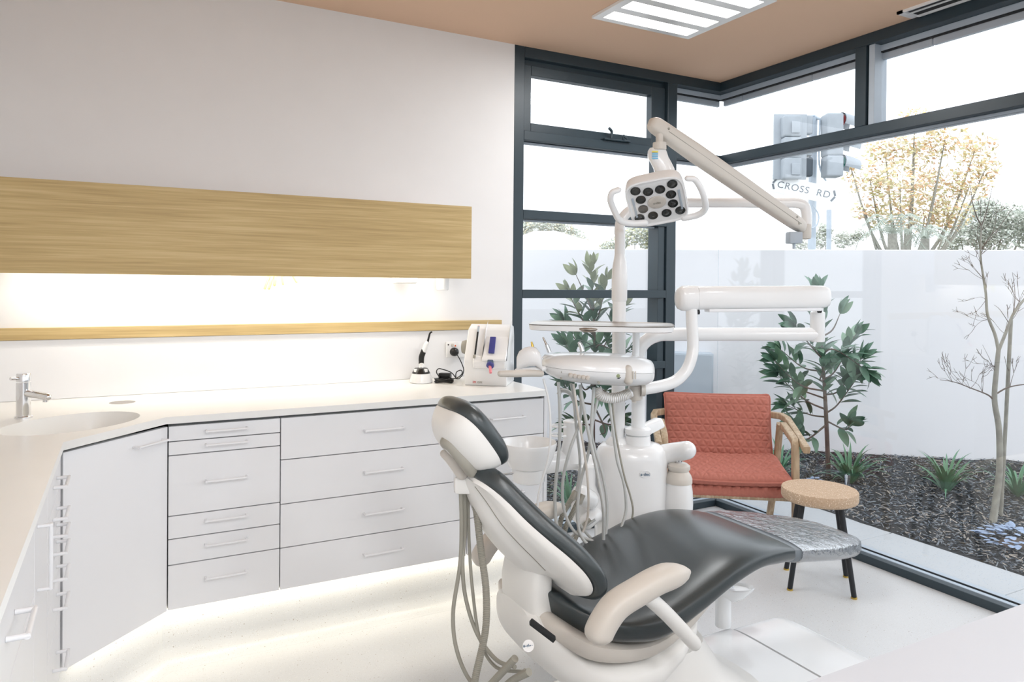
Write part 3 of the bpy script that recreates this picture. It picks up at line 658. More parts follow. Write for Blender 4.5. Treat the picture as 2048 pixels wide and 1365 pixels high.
# hoses behind the headrest
hs_ = D(916, 965, 2.00)
b = B(); lathe(b, hs_ - UP * .027, [(0, 0), (.011, 0), (.0125, .02), (.0125, .055), (0, .055)], 20); part('hose_socket', b, M_whitepl, chair)
def hose(parent, pts, r, m, ribs=False, name='hose', n=10):
    b = B()
    if ribs:
        q = catmull(pts, 30); L = sum((q[i + 1] - q[i]).length for i in range(len(q) - 1)); k = int(L / .0045)
        # resample
        acc = [0]; 
        for i in range(len(q) - 1): acc.append(acc[-1] + (q[i + 1] - q[i]).length)
        out = []; j = 0
        for i in range(2 * k + 1):
            d = acc[-1] * i / (2 * k)
            while j < len(q) - 2 and acc[j + 1] < d: j += 1
            out.append(q[j].lerp(q[j + 1], (d - acc[j]) / max(1e-9, acc[j + 1] - acc[j])))
        rr = [r if i % 2 == 0 else r * .86 for i in range(2 * k + 1)]
        tube(b, out, rr, n, 0)
    else: tube(b, pts, r, n, 8)
    return part(name, b, m, parent)
def HP(*l, d=2.0):
    return [D(u, v, q[0] if (q := r_) else d) for u, v, *r_ in l]
hose(chair, HP((921, 978, 2.0), (923, 1050, 2.0), (920, 1130, 2.0), (906, 1230, 1.99), (916, 1310, 1.97), (950, 1372, 1.95), (1010, 1378, 1.85), (1050, 1342, 1.78)), .0055, M_hosed)
hose(chair, HP((929, 978, 2.02), (930, 1060, 2.02), (925, 1130, 2.0), (932, 1200, 2.0), (955, 1270, 1.98), (992, 1320, 1.93), (1030, 1335, 1.85)), .0055, M_hosed)
hose(chair, HP((936, 975, 2.03), (938, 1080, 2.03), (945, 1180, 2.0), (960, 1280, 1.98), (992, 1335, 1.94), (1050, 1345, 1.83)), .0045, M_hosed)
hose(chair, HP((948, 985, 2.02), (955, 1040, 2.01), (963, 1110, 2.0), (972, 1180, 1.97), (971, 1260, 1.94), (952, 1350, 1.9), (945, 1390, 1.88)), .0105, M_hosed, True, 'suction_hose', 12)
hose(chair, HP((968, 1385, 1.84), (1000, 1350, 1.80), (1030, 1318, 1.76)), .0095, M_hosed, True, 'suction_hose', 12)
hose(chair, HP((1000, 1385, 1.80), (1025, 1362, 1.78), (1058, 1345, 1.74)), .0095, M_hosed, True, 'suction_hose', 12)

# ------------------------------------------------------------------ delivery column
dc = thing('support_column', 'white cylindrical support column carrying the light and delivery arms', 'column', (1.755, 2.286, 0))
def cyl(c, prof, n=36, m=M_whitepl, name='body', parent=dc, label=None, **k):
    b = B(); lathe(b, c, prof, n, **k); return part(name, b, m, parent, label)
TC = V(1.755, 2.286, 0)
b = B(); rings = []
for hz, f in ((.0, .96), (.05, 1.0), (.70, 1.0), (.735, .985), (.760, .93), (.775, .82), (.782, .6), (.784, .2)): rings.append(sring(TC + UP * hz, RV, FV, .140 * f, .115 * f, .115 * f, 2.3, 48))
ring_skin(b, rings); part('body', b, M_whitepl, dc)
lg = D(1292, 949, 2.72); nl = (-FV).normalized(); lc = D(1290, 949, 2.735)
b = B()
for s_, zz in ((1, 0),): ring_skin(b, [sring(lc + nl * o_, RV, UP, .021 * f, .0135 * f, .0135 * f, 2, 32) for o_, f in ((-.004, 1), (.003, 1), (.003, .9), (.002, .88))], cap=True)
bd = part('badge', b, M_whitepl, dc); textmesh('badge_text', 'a-dec', .0165, MATS['logo_blue'], bd, lc + nl * .0045, RV, UP)
# post A with light
PA = D(1236, 860, 2.85); PA = V(PA.x, PA.y, 0); x_ = lambda v, d=2.85, u=1236: D(u, v, d).z
cyl(PA, [(0, .70), (.048, .775), (.046, .79), (.036, .80), (.0285, .806)], 36, name='collar'); 
cyl(PA, [(.0, .77), (.0265, .78), (.0265, 1.36), (0, 1.36)], 32, name='post')
lp = thing('dental_light', 'white dental operating light with twelve dark lenses on angled arm', 'dental light', PA + UP * 1.36)
b = B(); lathe(b, PA, [(.026, 1.335), (.0305, 1.345), (.0305, 1.43), (.029, 1.47), (.022, 1.51), (.0195, 1.53), (.0195, 1.56), (0, 1.56)], 32); part('sleeve', b, M_whitepl, lp)
tj = D(1248, 447, 2.87)
b = B(); tube(b, [PA + UP * 1.50, PA + UP * 1.60, D(1239, 465, 2.85), D(1243, 440, 2.86), D(1262, 420, 2.87), D(1290, 408, 2.88), D(1340, 405, 2.89), D(1420, 405, 2.90), D(1560, 406, 2.90), D(1590, 406, 2.90), D(1608, 412, 2.90), D(1613, 430, 2.9), D(1613, 455, 2.9)], .0205, 20, 6); part('boom', b, M_whitepl, lp)
ej = D(1611, 462, 2.88)
b = B(); lathe(b, ej - UP * .035, [(0, 0), (.020, .004), (.022, .01), (.022, .055), (.0215, .06), (0, .06)], 24); part('elbow', b, M_cream, lp)
b = B(); obox(b, D(1588, 476, 2.83), RV, FV, UP, .05, .05, .045, .004); tube(b, [D(1588, 480, 2.83), D(1588, 498, 2.83)], .006, 10, 0); part('arm_stop', b, M_framegrey, lp)
# sprung arm
a0, a1 = D(1312, 252, 2.45), D(1600, 452, 2.84)
ax = (a1 - a0).normalized(); up = (UP - ax * UP.dot(ax)).normalized(); sd = ax.cross(up)
b = B(); L_ = (a1 - a0).length; rs = []
for t, hw_, hh in ((-.035, .006, .006), (-.032, .014, .016), (-.02, .021, .023), (0, .023, .0265), (.05, .024, .028), (.25, .0255, .032), (.55, .0255, .031), (.85, .025, .028), (.96, .024, .026), (1.0, .022, .024), (1.025, .016, .018), (1.035, .006, .008)): rs.append(sring(a0 + ax * L_ * t, sd, up, hw_, hh, hh, 3.6, 28))
ring_skin(b, rs); arm_o = part('spring_arm', b, M_cream, lp)
for sgn in (-1, 1):
    b = B(); tube(b, [a0 + ax * L_ * .05 + sd * .0248 * sgn - up * .004, a0 + ax * L_ * .97 + sd * .0252 * sgn - up * .004], .0010, 6, 0); part('arm_seam', b, M_greypl, arm_o)
for t, o_ in ((.045, .004), (.955, -.008), (.93, .010)):
    b = B(); lathe(b, a0 + ax * L_ * t + up * o_ - sd * .020 , [(0, 0), (.0042, 0), (.0042, .0065), (0, .0065)], 12, axis=-sd); part('screw', b, M_greypl, arm_o)
    b = B(); lathe(b, a0 + ax * L_ * t + up * o_ + sd * .020, [(0, 0), (.0042, 0), (.0042, .0065), (0, .0065)], 12, axis=sd); part('screw', b, M_greypl, arm_o)
# knuckle down to the head
b = B(); k0 = D(1319, 262, 2.45); tube(b, [k0, D(1319, 292, 2.45)], .0125, 18, 0); lathe(b, D(1319, 300, 2.45), [(0, -.002), (.022, 0), (.0235, .004), (.0225, .024), (0, .024)], 24); part('yoke_stem', b, M_cream, lp)
b = B(); rs = []
for u, v, hw_, hd_ in ((1314, 297, .025, .018), (1314, 303, .031, .024), (1316, 315, .034, .027), (1322, 326, .034, .028), (1328, 338, .034, .028), (1331, 352, .034, .028), (1332, 362, .03, .026)): rs.append(sring(D(u, v, 2.46), RV, FV, hw_, hd_, hd_, 3, 28))
ring_skin(b, rs); part('knuckle', b, M_whitepl, lp)
stc = D(1310, 310, 2.432)
for k, (cc, hh) in enumerate((((226, 214, 90), .0045), ((110, 185, 225), .004), ((110, 185, 225), .004), ((110, 185, 225), .004))):
    b = B(); obox(b, stc + UP * (.011 - k * .0075), RV, FV, UP, .020, .004, hh); part('sticker', b, mat('sticker_%d' % k, cc, .5), lp, 'yellow stripe sticker' if k == 0 else 'blue stripe sticker', smooth=False)
# light head
HC = D(1314, 404, 2.45)
e1 = (RV * 100 + UP * 18 - FV * 28.7).normalized(); e2 = (RV * 33 - UP * 72 + FV * 69.8).normalized(); e2 = (e2 - e1 * e2.dot(e1)).normalized()
nf = e1.cross(e2).normalized()
if nf.dot(FV) > 0: nf = -nf      # face looks towards the room and down
def LH(a_, c_, o_=0): return HC + e1 * a_ + e2 * c_ + nf * o_
def rr(a_, c_, o_, s, p=4.5, n=44): return [q for q in sring(LH(a_, c_, o_), e1, e2, s, s * 1.0, s * 1.0, p, n)]
b = B(); ring_skin(b, [rr(0, 0, o_, s) for o_, s in ((-.050, .064), (-.048, .082), (-.038, .096), (-.004, .0995), (.004, .0980), (.006, .093), (.002, .091), (.000, .089))]); part('head', b, M_whitepl, lp)
b = B(); ring_skin(b, [rr(0, 0, .0075, .0855), rr(0, 0, .009, .084)]); part('front_glass', b, glassmat('clear_lens_glass', (1, 1, 1, 1), .7), lp)
lens = ((1267, 388), (1292, 390), (1316, 386), (1337, 377), (1280, 404), (1338, 395), (1286, 421), (1346, 412), (1284, 438), (1306, 432), (1336, 427), (1360, 427))
lens = [(-.058, -.060), (-.020, -.048), (.018, -.048), (.058, -.060), (-.048, -.022), (.048, -.020), (-.048, .018), (.048, .018), (-.066, .052), (-.022, .052), (.022, .052), (.066, .052)]
for a_, c_ in lens:
    b = B(); lathe(b, LH(a_ * 1.05, c_ * 1.05, -.002), [(0, .001), (.0170, .001), (.0170, .0045), (.0137, .005), (.009, .0030), (0, .0065)], 20, axis=nf); part('lens', b, M_ledbulb, lp)
b = B(); ring_skin(b, [sring(LH(0, 0, o_), e1, e2, .031 * f, .026 * f, .026 * f, 2, 32) for o_, f in ((0, 1), (.003, 1), (.005, .92), (.0055, .6))]); ds = part('centre_disc', b, M_cream, lp)
textmesh('badge_text', 'a-dec', .012, M_greypl, ds, LH(0, 0, .0068), e1, -e2)
b = B()
for sgn in (-1, 1): obox(b, LH(sgn * .077, .008, .001), e1, e2, nf, .008, .085, .004, .0015)
part('side_strip', b, M_framegrey, lp)
for pts in (((1237, 380, 2.38), (1224, 386, 2.38), (1221, 402, 2.40), (1230, 425, 2.44), (1240, 441, 2.47), (1262, 447, 2.50), (1290, 446, 2.50)), ((1375, 357, 2.36), (1390, 360, 2.36), (1403, 380, 2.38), (1410, 402, 2.41), (1410, 418, 2.44), (1396, 430, 2.47), (1368, 436, 2.49))):
    b = B(); pill(b, [D(*q) for q in pts], lambda s: .0098 + .002 * s, 14); part('handle', b, M_whitepl, lp)
# post B and delivery arms
PB = D(1276, 850, 2.83); PB = V(PB.x, PB.y, 0)
dl = thing('delivery_system', 'white dental delivery unit on jointed arms with hanging grey hoses', 'delivery unit', PB + UP * .79)
b = B(); lathe(b, PB, [(.0, .775), (.049, .778), (.050, .792), (.048, .815), (.040, .818), (.050, .822), (.0515, .832), (.050, .842), (.036, .848), (.0275, .850), (0, .850)], 36); part('pivot_ring', b, M_whitepl, dl)
b = B(); tube(b, [PB + UP * .84, PB + UP * 1.0, D(1276, 740, 2.83), D(1278, 705, 2.83), D(1290, 684, 2.83), D(1315, 671, 2.835), D(1350, 669, 2.84), D(1480, 669, 2.84), D(1640, 669, 2.84)], .0262, 24, 6); part('lower_arm', b, M_whitepl, dl)
JR = D(1635, 650, 2.84)
b = B(); lathe(b, JR - UP * .066, [(0, 0), (.026, 0), (.0275, .003), (.0275, .115), (.021, .118), (.021, .135), (0, .135)], 28); part('joint', b, M_whitepl, dl)
f0, f1 = D(1374, 597, 2.70), D(1648, 595, 2.80); ax = (f1 - f0).normalized(); up = (UP - ax * UP.dot(ax)).normalized(); sd = ax.cross(up)
L_ = (f1 - f0).length; b = B(); rs = []
for t, hh, ww in ((-.075, .012, .008), (-.072, .030, .022), (-.06, .040, .030), (-.035, .0465, .036), (0, .048, .037), (.06, .047, .036)): rs.append(sring(f0 + ax * L_ * t, sd, up, ww, hh, hh, 2.4, 30))
ring_skin(b, rs); part('flex_arm_end', b, M_whitepl, dl)
b = B(); rs = []
for t, hh, ww in ((.062, .044, .034), (.07, .046, .035), (.30, .045, .035), (.90, .046, .035), (.985, .045, .034), (1.02, .038, .028), (1.04, .020, .015)): rs.append(sring(f0 + ax * L_ * t, sd, up, ww, hh, hh * .92, 3.2, 30))
ring_skin(b, rs); part('flex_arm', b, M_whitepl, dl)
b = B(); box(b, -.5, .5, -.5, .5, -.5, .5); b.free(); b = B(); obox(b, f0 + ax * L_ * .55 - up * .046, ax, sd, up, L_ * .82, .045, .012, .003); part('flex_arm_cover', b, M_lam, dl)
for t in (.075, .965):
    b = B(); lathe(b, f0 + ax * L_ * t - up * .022 + sd * (-.036), [(0, 0), (.005, 0), (.005, .003), (0, .003)], 12, axis=-sd); part('screw', b, M_black, dl); b = B(); lathe(b, f0 + ax * L_ * (t + .003) - up * .052, [(0, -.006), (.009, -.006), (.009, .004), (0, .004)], 12, axis=ax); part('lock_screw', b, M_black, dl)
b = B(); tube(b, [D(1383, 612, 2.70), D(1384, 650, 2.70), D(1386, 690, 2.70), D(1383, 715, 2.69), D(1372, 742, 2.68), D(1350, 763, 2.66), D(1320, 773, 2.64), D(1285, 779, 2.62), D(1262, 783, 2.60)], .0215, 22, 6); part('drop_tube', b, M_whitepl, dl)
HB = D(1272, 785, 2.60)
b = B(); lathe(b, HB - UP * .028, [(0, 0), (.018, .0), (.023, .006), (.024, .05), (.018, .055), (0, .055)], 24); lathe(b, D(1285, 780, 2.58), [(0, -.006), (.0235, -.006), (.0235, .008), (0, .008)], 24, axis=RV); part('hub', b, M_cream, dl)
b = B()
tube(b, [HB, D(1268, 805, 2.6)], .008, 12, 0); part('hub_screw', b, M_cream, dl)
# ribbed umbilical
hose(dl, [D(*q) for q in ((1194, 779, 2.56), (1202, 792, 2.56), (1222, 798, 2.57), (1245, 794, 2.58), (1262, 786, 2.59))], .0165, M_whitepl, False, 'umbilical', 18)
b = B(); q = catmull([D(*q) for q in ((1192, 777, 2.56), (1200, 791, 2.56), (1222, 797, 2.57), (1245, 793, 2.58), (1260, 786, 2.59))], 6)
for i in range(1, len(q) - 1): lathe(b, q[i], [(.0165, -.0016), (.0188, -.001), (.0188, .001), (.0165, .0016)], 18, axis=(q[i + 1] - q[i - 1]).normalized())
part('umbilical_ribs', b, M_cream, dl)
# control head : flattened pebble in two halves
hc = D(1205, 741, 2.56); hx = (RV * .985 + FV * .17).normalized(); hy = UP.cross(hx)
hx2 = (hx - UP * .06).normalized()
def hp(a_, o_=0, z=0): return hc + hx2 * a_ + hy * o_ + UP * z
sts = ((-.218, .010, .004), (-.214, .040, .010), (-.200, .075, .018), (-.17, .105, .026), (-.12, .128, .031), (-.05, .138, .034), (.03, .135, .035), (.10, .122, .034), (.145, .098, .031), (.168, .068, .026), (.178, .035, .015), (.180, .010, .004))
b = B(); ring_skin(b, [sring(hp(a_, 0, .008), hy, UP, w_ * 1.0, t_ * 1.5, .0001, 2.6, 36) for a_, w_, t_ in sts]); part('control_head_top', b, M_whitepl, dl)
b = B(); ring_skin(b, [sring(hp(a_, 0, .007), hy, UP, w_ * .99, .0001, t_ * 1.6, 2.4, 36) for a_, w_, t_ in sts]); part('control_head_base', b, M_whitepl, dl)
b = B(); ring_skin(b, [sring(hp(a_, .03, .030), hy, UP, w_, t_, .0001, 2.4, 30) for a_, w_, t_ in ((-.21, .01, .003), (-.195, .05, .012), (-.15, .075, .018), (-.09, .085, .020), (-.03, .075, .016), (.0, .045, .009), (.012, .01, .003))]); part('handpiece_cover', b, M_whitepl, dl)
# front controls
def hfront(u, v, d=2.432): return D(u, v, d)
for i in range(5):
    b = B(); p = hfront(1141 + i * 8.4, 749 + i * 1.3, 2.43 - .0005 * i); lathe(b, p, [(0, 0), (.0075, .002), (.0085, .010), (.006, .016), (0, .017)], 12, axis=(-FV * .9 - UP * .25).normalized()); part('flow_knob', b, M_cream, dl)
b = B(); lathe(b, hfront(1236, 752, 2.440), [(0, 0), (.010, 0), (.010, .006), (0, .006)], 16, axis=-FV); part('gauge_ring', b, M_dark, dl)
b = B(); lathe(b, hfront(1236, 752, 2.434), [(0, 0), (.0065, 0), (.0065, .004), (0, .005)], 16, axis=-FV); part('gauge', b, M_leafl, dl)
b = B(); pill(b, [hfront(1256, 739, 2.448), hfront(1257, 762, 2.448)], .015); 
for i in range(3): pill(b, [hfront(1262 + i * 4.5, 744, 2.437), hfront(1262 + i * 4.5, 758, 2.437)], .0022, 8)
part('brake_handle', b, M_cream, dl)
for u, v in ((1124, 744), (1122, 757), (1197, 765), (1224, 754), (1139, 742)):
    b = B(); lathe(b, hfront(u, v, 2.44), [(0, 0), (.004, 0), (.004, .008), (0, .008)], 10, axis=-FV); part('port_screw', b, M_greypl, dl)
# left end: handpiece holder fin and grab handle
b = B(); rs = []
for u, v, a_, c_ in ((1033, 728, .006, .022), (1038, 722, .012, .032), (1048, 716, .020, .034), (1060, 713, .026, .034), (1072, 714, .026, .032), (1080, 722, .022, .028), (1084, 730, .014, .02)): rs.append(sring(D(u, v, 2.47), FV, UP, a_, c_, c_, 2.6, 24))
ring_skin(b, rs); part('holder', b, M_whitepl, dl)
b = B(); pill(b, [D(1034, 743, 2.47), D(1060, 741, 2.47), D(1088, 738, 2.48)], .010); part('holder_link', b, M_whitepl, dl)
b = B(); pill(b, [D(1001, 748, 2.38), D(1030, 748, 2.39), D(1060, 747, 2.42), D(1082, 748, 2.45)], lambda s: .0105 + .002 * math.sin(s * 3)); part('grab_handle', b, M_cream, dl)
for pts, m_, r_ in ((((1066, 697, 2.5), (1063, 684, 2.5)), M_brass, (.006, .003)), (((1099, 705, 2.5), (1093, 690, 2.5)), M_chrome, (.0075, .0075)), (((1093, 690, 2.5), (1086, 675, 2.5)), M_steel, (.004, .0028)), (((1165, 703, 2.56), (1161, 690, 2.56), (1157, 684, 2.56)), M_chrome, (.009, .008, .006))):
    b = B(); tube(b, [D(*q) for q in pts], list(r_), 12, 0 if len(pts) < 3 else 4); part('handpiece', b, m_, dl)
# hoses hanging from the head
HS = [  # pixel path with depth, radius
    (((1087, 758, 2.50), (1097, 800, 2.50), (1101, 850, 2.50), (1098, 910, 2.50), (1085, 960, 2.5), (1076, 1000, 2.5), (1074, 1060, 2.5)), .0040, M_whitepl),
    (((1117, 765, 2.50), (1120, 830, 2.50), (1118, 900, 2.5), (1112, 960, 2.5), (1110, 1010, 2.5), (1117, 1060, 2.48), (1150, 1100, 2.45)), .0058, M_hose),
    (((1160, 770, 2.52), (1168, 820, 2.5), (1180, 880, 2.48), (1195, 950, 2.45), (1207, 1020, 2.42), (1207, 1080, 2.42)), .0058, M_hose),
    (((1147, 768, 2.51), (1156, 830, 2.5), (1168, 900, 2.5), (1176, 970, 2.48), (1176, 1030, 2.48), (1166, 1065, 2.48)), .0042, M_cream),
    (((1162, 770, 2.55), (1160, 840, 2.53), (1140, 900, 2.5), (1126, 960, 2.5), (1128, 1020, 2.5), (1150, 1065, 2.48), (1190, 1085, 2.46)), .0052, M_hose),
    (((1188, 775, 2.54), (1184, 830, 2.52), (1178, 900, 2.5), (1160, 970, 2.5), (1155, 1040, 2.48), (1168, 1082, 2.46), (1200, 1100, 2.46)), .0056, M_hose),
    (((1196, 795, 2.56), (1184, 860, 2.54), (1190, 900, 2.54), (1205, 950, 2.52), (1214, 1010, 2.5), (1212, 1070, 2.48)), .0050, M_hose),
    (((1218, 800, 2.58), (1226, 860, 2.56), (1234, 920, 2.54), (1248, 970, 2.53), (1252, 1020, 2.52), (1243, 1055, 2.5)), .0048, M_hose),
    (((1224, 800, 2.60), (1232, 870, 2.58), (1248, 950, 2.56), (1260, 990, 2.56), (1266, 1020, 2.55), (1262, 1050, 2.55)), .0036, M_hosed),
    (((1142, 768, 2.56), (1148, 800, 2.58), (1152, 850, 2.6), (1160, 930, 2.6), (1150, 1000, 2.6)), .0050, M_hose)]
for pts, r_, m_ in HS: hose(dl, [D(*q) for q in pts], r_, m_)
# tray on its bracket
ty = thing('instrument_tray', 'flat brushed steel tray resting on its white holder', 'tray', D(1200, 655, 2.6))
def tz(u, v, d, z): return D(u, v, d)
zt = D(1200, 655, 2.6).z
tu = [PZ(u, v, zt) for u, v in ((1060, 651), (1180, 645), (1339, 656), (1160, 662))]
cT = D(1203, 655, 2.6); ta = (RV * .98 - FV * .18).normalized(); tb = UP.cross(ta)
b = B(); prof = ((-.004, .235, .150), (.006, .246, .160), (.007, .250, .164), (.0045, .250, .164))
ring_skin(b, [sring(cT + UP * (.012 + dz), ta, tb, a_, c_, c_, 5, 40) for dz, a_, c_ in ((.000, .252, .158), (.0015, .254, .160), (.0005, .246, .152), (-.007, .238, .144))]); part('steel_tray', b, M_steel, ty)
b = B(); ring_skin(b, [sring(cT + UP * dz, ta, tb, a_, c_, c_, 5, 40) for dz, a_, c_ in ((-.008, .246, .150), (-.006, .250, .155), (.010, .252, .157), (.011, .250, .155))]); part('tray_holder', b, M_whitepl, ty)
b = B(); pc = D(1272, 690, 2.66); zz = cT.z
tube(b, [V(pc.x, pc.y, zz - .006), V(pc.x, pc.y, hc.z + .02)], .013, 16, 0); obox(b, V(pc.x, pc.y, zz - .012), ta, tb, UP, .13, .06, .014, .003); part('tray_post', b, M_whitepl, ty)

b = B(); nf_ = cT - tb * .150 - ta * .035 + UP * .003; ring_skin(b, [sring(nf_ + ta * o_, tb, UP, .016 * f, .004 * f, .013 * f, 2.2, 20) for o_, f in ((-.036, .15), (-.026, .6), (-.010, 1), (.010, 1), (.026, .6), (.036, .15))]); part('tray_lip', b, M_steel, ty, 'rounded steel dip at the front rim of the tray')
# ------------------------------------------------------------------ cuspidor and assistant's arm
cp = thing('cuspidor', 'white spittoon bowl with cup filler beside the support column', 'spittoon', D(1085, 960, 2.85))
bc = D(1058, 884, 2.80)
b = B(); lathe(b, bc, [(.0, -.155), (.052, -.155), (.062, -.150), (.066, -.10), (.078, -.095), (.094, -.060), (.106, -.018), (.108, -.004), (.106, .0), (.103, -.003), (.098, -.03), (.070, -.075), (.02, -.088), (0, -.088)], 44); part('bowl', b, M_whitepl, cp)
b = B(); lathe(b, D(1145, 908, 2.86), [(0, -.03), (.048, -.03), (.050, .0), (.043, .03), (.038, .05), (.037, .12), (.040, .128), (.034, .132), (0, .132)], 32); part('filler_column', b, M_whitepl, cp)
b = B(); tube(b, [D(1152, 852, 2.86), D(1151, 820, 2.86), D(1147, 798, 2.86), D(1136, 784, 2.86), D(1122, 782, 2.86), D(1117, 790, 2.86)], .0085, 14); part('rinse_spout', b, M_hose, cp)
b = B(); 
for dz in (0, -.035): tube(b, [D(1096, 852, 2.8) + UP * dz + RV * .045 + RV * .035 * math.cos(t) + FV * .030 * math.sin(t) for t in [k * PI / 8 + PI * .35 for k in range(12)]], .004, 8, 3)
part('cup_holder', b, M_whitepl, cp)
b = B(); tube(b, [D(1075, 930, 2.82), D(1110, 925, 2.84), D(1150, 920, 2.86), D(1185, 935, 2.86), D(1205, 960, 2.86)], .040, 24, 6, squash=1); part('bowl_arm', b, M_whitepl, cp)
b = B(); tube(b, [D(1003, 950, 2.72), D(1026, 947, 2.74)], .0042, 10, 0); part('lever', b, M_chrome, cp)
b = B(); lathe(b, D(1173, 1000, 2.80), [(0, -.09), (.040, -.09), (.060, -.07), (.060, .0), (.045, .03), (.034, .06), (.034, .13), (0, .13)], 30); part('arm_joint', b, M_whitepl, cp)
aa = thing('assistant_holder', 'white suction holder cluster with grey hoses left of column', 'hose holder', D(1170, 1000, 2.7))
b = B(); pill(b, [D(1162, 990, 2.66), D(1178, 1000, 2.68)], .036, 20); part('holder_block', b, M_whitepl, aa)
b = B(); pill(b, [D(1172, 1045, 2.66), D(1190, 1030, 2.70)], .028, 20); part('holder_block', b, M_whitepl, aa)
for k, pts in enumerate((((1152, 984, 2.6), (1136, 1010, 2.58), (1122, 1040, 2.56), (1116, 1080, 2.54)), ((1160, 996, 2.6), (1146, 1025, 2.58), (1130, 1060, 2.56), (1124, 1100, 2.54)), ((1180, 1040, 2.62), (1160, 1060, 2.6), (1146, 1090, 2.56)))):
    hose(aa, [D(*q) for q in pts], .010 if k < 2 else .008, M_hosed, True, 'suction_hose', 12)
b = B(); tube(b, [D(1151, 985, 2.6), D(1143, 1000, 2.59)], .0115, 12, 0); tube(b, [D(1166, 990, 2.6), D(1158, 1008, 2.59)], .010, 12, 0); part('hose_grip', b, M_greypl, aa)
for pts in (((1160, 1050, 2.6), (1180, 1075, 2.58), (1200, 1085, 2.56)), ((1110, 1070, 2.6), (1150, 1092, 2.58), (1195, 1095, 2.56)), ((1190, 1040, 2.62), (1150, 1068, 2.6), (1120, 1105, 2.56))):
    hose(aa, [D(*q) for q in pts], .005, M_hose)
# water bottle unit on the right
wb = thing('water_bottle', 'white water bottle hanging under a rounded arm right of column', 'bottle', D(1357, 960, 2.82))
b = B(); pill(b, [D(1330, 910, 2.85), D(1352, 905, 2.82), D(1374, 901, 2.78)], lambda s: .041 - .006 * s, 22); part('bottle_arm', b, M_whitepl, wb)
c = D(1358, 925, 2.80); b = B(); lathe(b, c, [(0, .012), (.012, .012), (.012, -.004), (.0, -.004)], 16); part('quick_connect', b, M_chrome, wb)
b = B(); lathe(b, c, [(0, -.003), (.030, -.003), (.042, -.012), (.043, -.024), (.036, -.034), (.046, -.048), (.051, -.062), (.051, -.078), (0, -.078)], 30); part('cap', b, M_cream, wb)
b = B(); lathe(b, c, [(0, -.0785), (.048, -.0785), (.053, -.11), (.055, -.16), (.053, -.21), (.047, -.25), (.040, -.262), (0, -.262)], 32); part('bottle', b, M_whitepl, wb)
ca = (RV * .86 + UP * .36 + FV * .3).normalized(); cb_ = (FV - ca * FV.dot(ca)).normalized(); b = B(); obox(b, D(1304, 853, 2.90), ca, cb_, ca.cross(cb_), .085, .06, .042, .010, 3); part('arm_cover', b, M_whitepl, dc)
#OBJ2#
# ------------------------------------------------------------------ quilted armchair
AC = V(2.955, 3.08, 0)                      # armchair origin under the back cushion
arz = math.radians(-35)
ac = thing('armchair', 'coral quilted armchair with pale timber frame in the glazed corner', 'armchair', tuple(D(1445, 900, 3.98).xy) + (0,), None, arz)
# local frame: x to the right, y away from the room (back), z up; seat front at y<0
def quilt(u, v, s=.046):
    """puffy height for an equilateral triangle pattern"""
    h = s * math.sqrt(3) / 2; d = []
    for a, b_ in ((0, 1), (math.sqrt(3) / 2, .5), (math.sqrt(3) / 2, -.5)):
        t = (u * a + v * b_) / h; d.append(abs(t - round(t)) * h)
    m = min(d); return min(1, m / .0085) ** .7
def cushion(W, Hh, T, nx, ny, bend=0, qh=.0075, back=True, p=7):
    """cushion in local (x, y) plane, thickness z, quilted top"""
    b = B(); top = []; bot = []
    for j in range(ny + 1):
        rt, rb = [], []
        for i in range(nx + 1):
            s, t = -1 + 2 * i / nx, -1 + 2 * j / ny
            # pull corners in a little, puff the middle
            k = 1 - .025 * (s * s) * (1 - t * t) ** 1 * 0; x = s * W / 2 * (1 - .03 * (1 - s * s) * 0 - .02 * math.cos(t * PI / 2)); y = t * Hh / 2 * (1 - .03 * math.cos(s * PI / 2))
            e = (1 - abs(s) ** p) ** (1 / 2.2) * (1 - abs(t) ** p) ** (1 / 2.2)
            q = quilt(x, y) * qh * min(1, e * 1.5) - qh * .5 * e
            bz = bend * (s * s)
            rt.append(V(x, y, T / 2 * e + q + bz)); rb.append(V(x, y, -T / 2 * e + bz - (q if back else 0) * .5))
        top.append([b.verts.new(q) for q in rt]); bot.append([b.verts.new(q) for q in rb])
    for g, f in ((top, 0), (bot, 1)):
        for j in range(ny):
            for i in range(nx):
                q = (g[j][i], g[j][i + 1], g[j + 1][i + 1], g[j + 1][i]); b.faces.new(q if not f else q[::-1])
    bmesh.ops.remove_doubles(b, verts=b.verts[:], dist=.0004)
    return b
def piping(W, Hh, r, bend=0, z=0):
    pts = []
    n = 15
    def xy(s, t): return V(s * W / 2 * (1 - .02 * math.cos(t * PI / 2)), t * Hh / 2 * (1 - .03 * math.cos(s * PI / 2)), z + bend * s * s)
    for i in range(n): pts.append(xy(-.97 + 1.94 * i / n, -1))
    for i in range(n): pts.append(xy(1, -.97 + 1.94 * i / n))
    for i in range(n): pts.append(xy(.97 - 1.94 * i / n, 1))
    for i in range(n): pts.append(xy(-1, .97 - 1.94 * i / n))
    pts.append(pts[0]); b = B(); tube(b, pts, r, 8, 3); return b
def place(b, M): b.transform(M); return b
TR, RX, RZ = Matrix.Translation, (lambda a: Matrix.Rotation(a, 4, 'X')), (lambda a: Matrix.Rotation(a, 4, 'Z'))
Mb = TR(V(0.0, .165, .605)) @ RX(A(76))
cb = part('back_cushion', place(cushion(.590, .36, .085, 150, 90, -.012), Mb), M_fab, ac, local=True, angle=80)
part('piping', place(piping(.592, .362, .006, -.012), Mb), M_fab, cb, local=True)
Ms = TR(V(.015, -.065, .415)) @ RX(A(6))
cs_ = part('seat_cushion', place(cushion(.590, .40, .075, 150, 100, .012), Ms), M_fab, ac, local=True, angle=80)
part('piping', place(piping(.592, .402, .006, .012), Ms), M_fab, cs_, local=True)
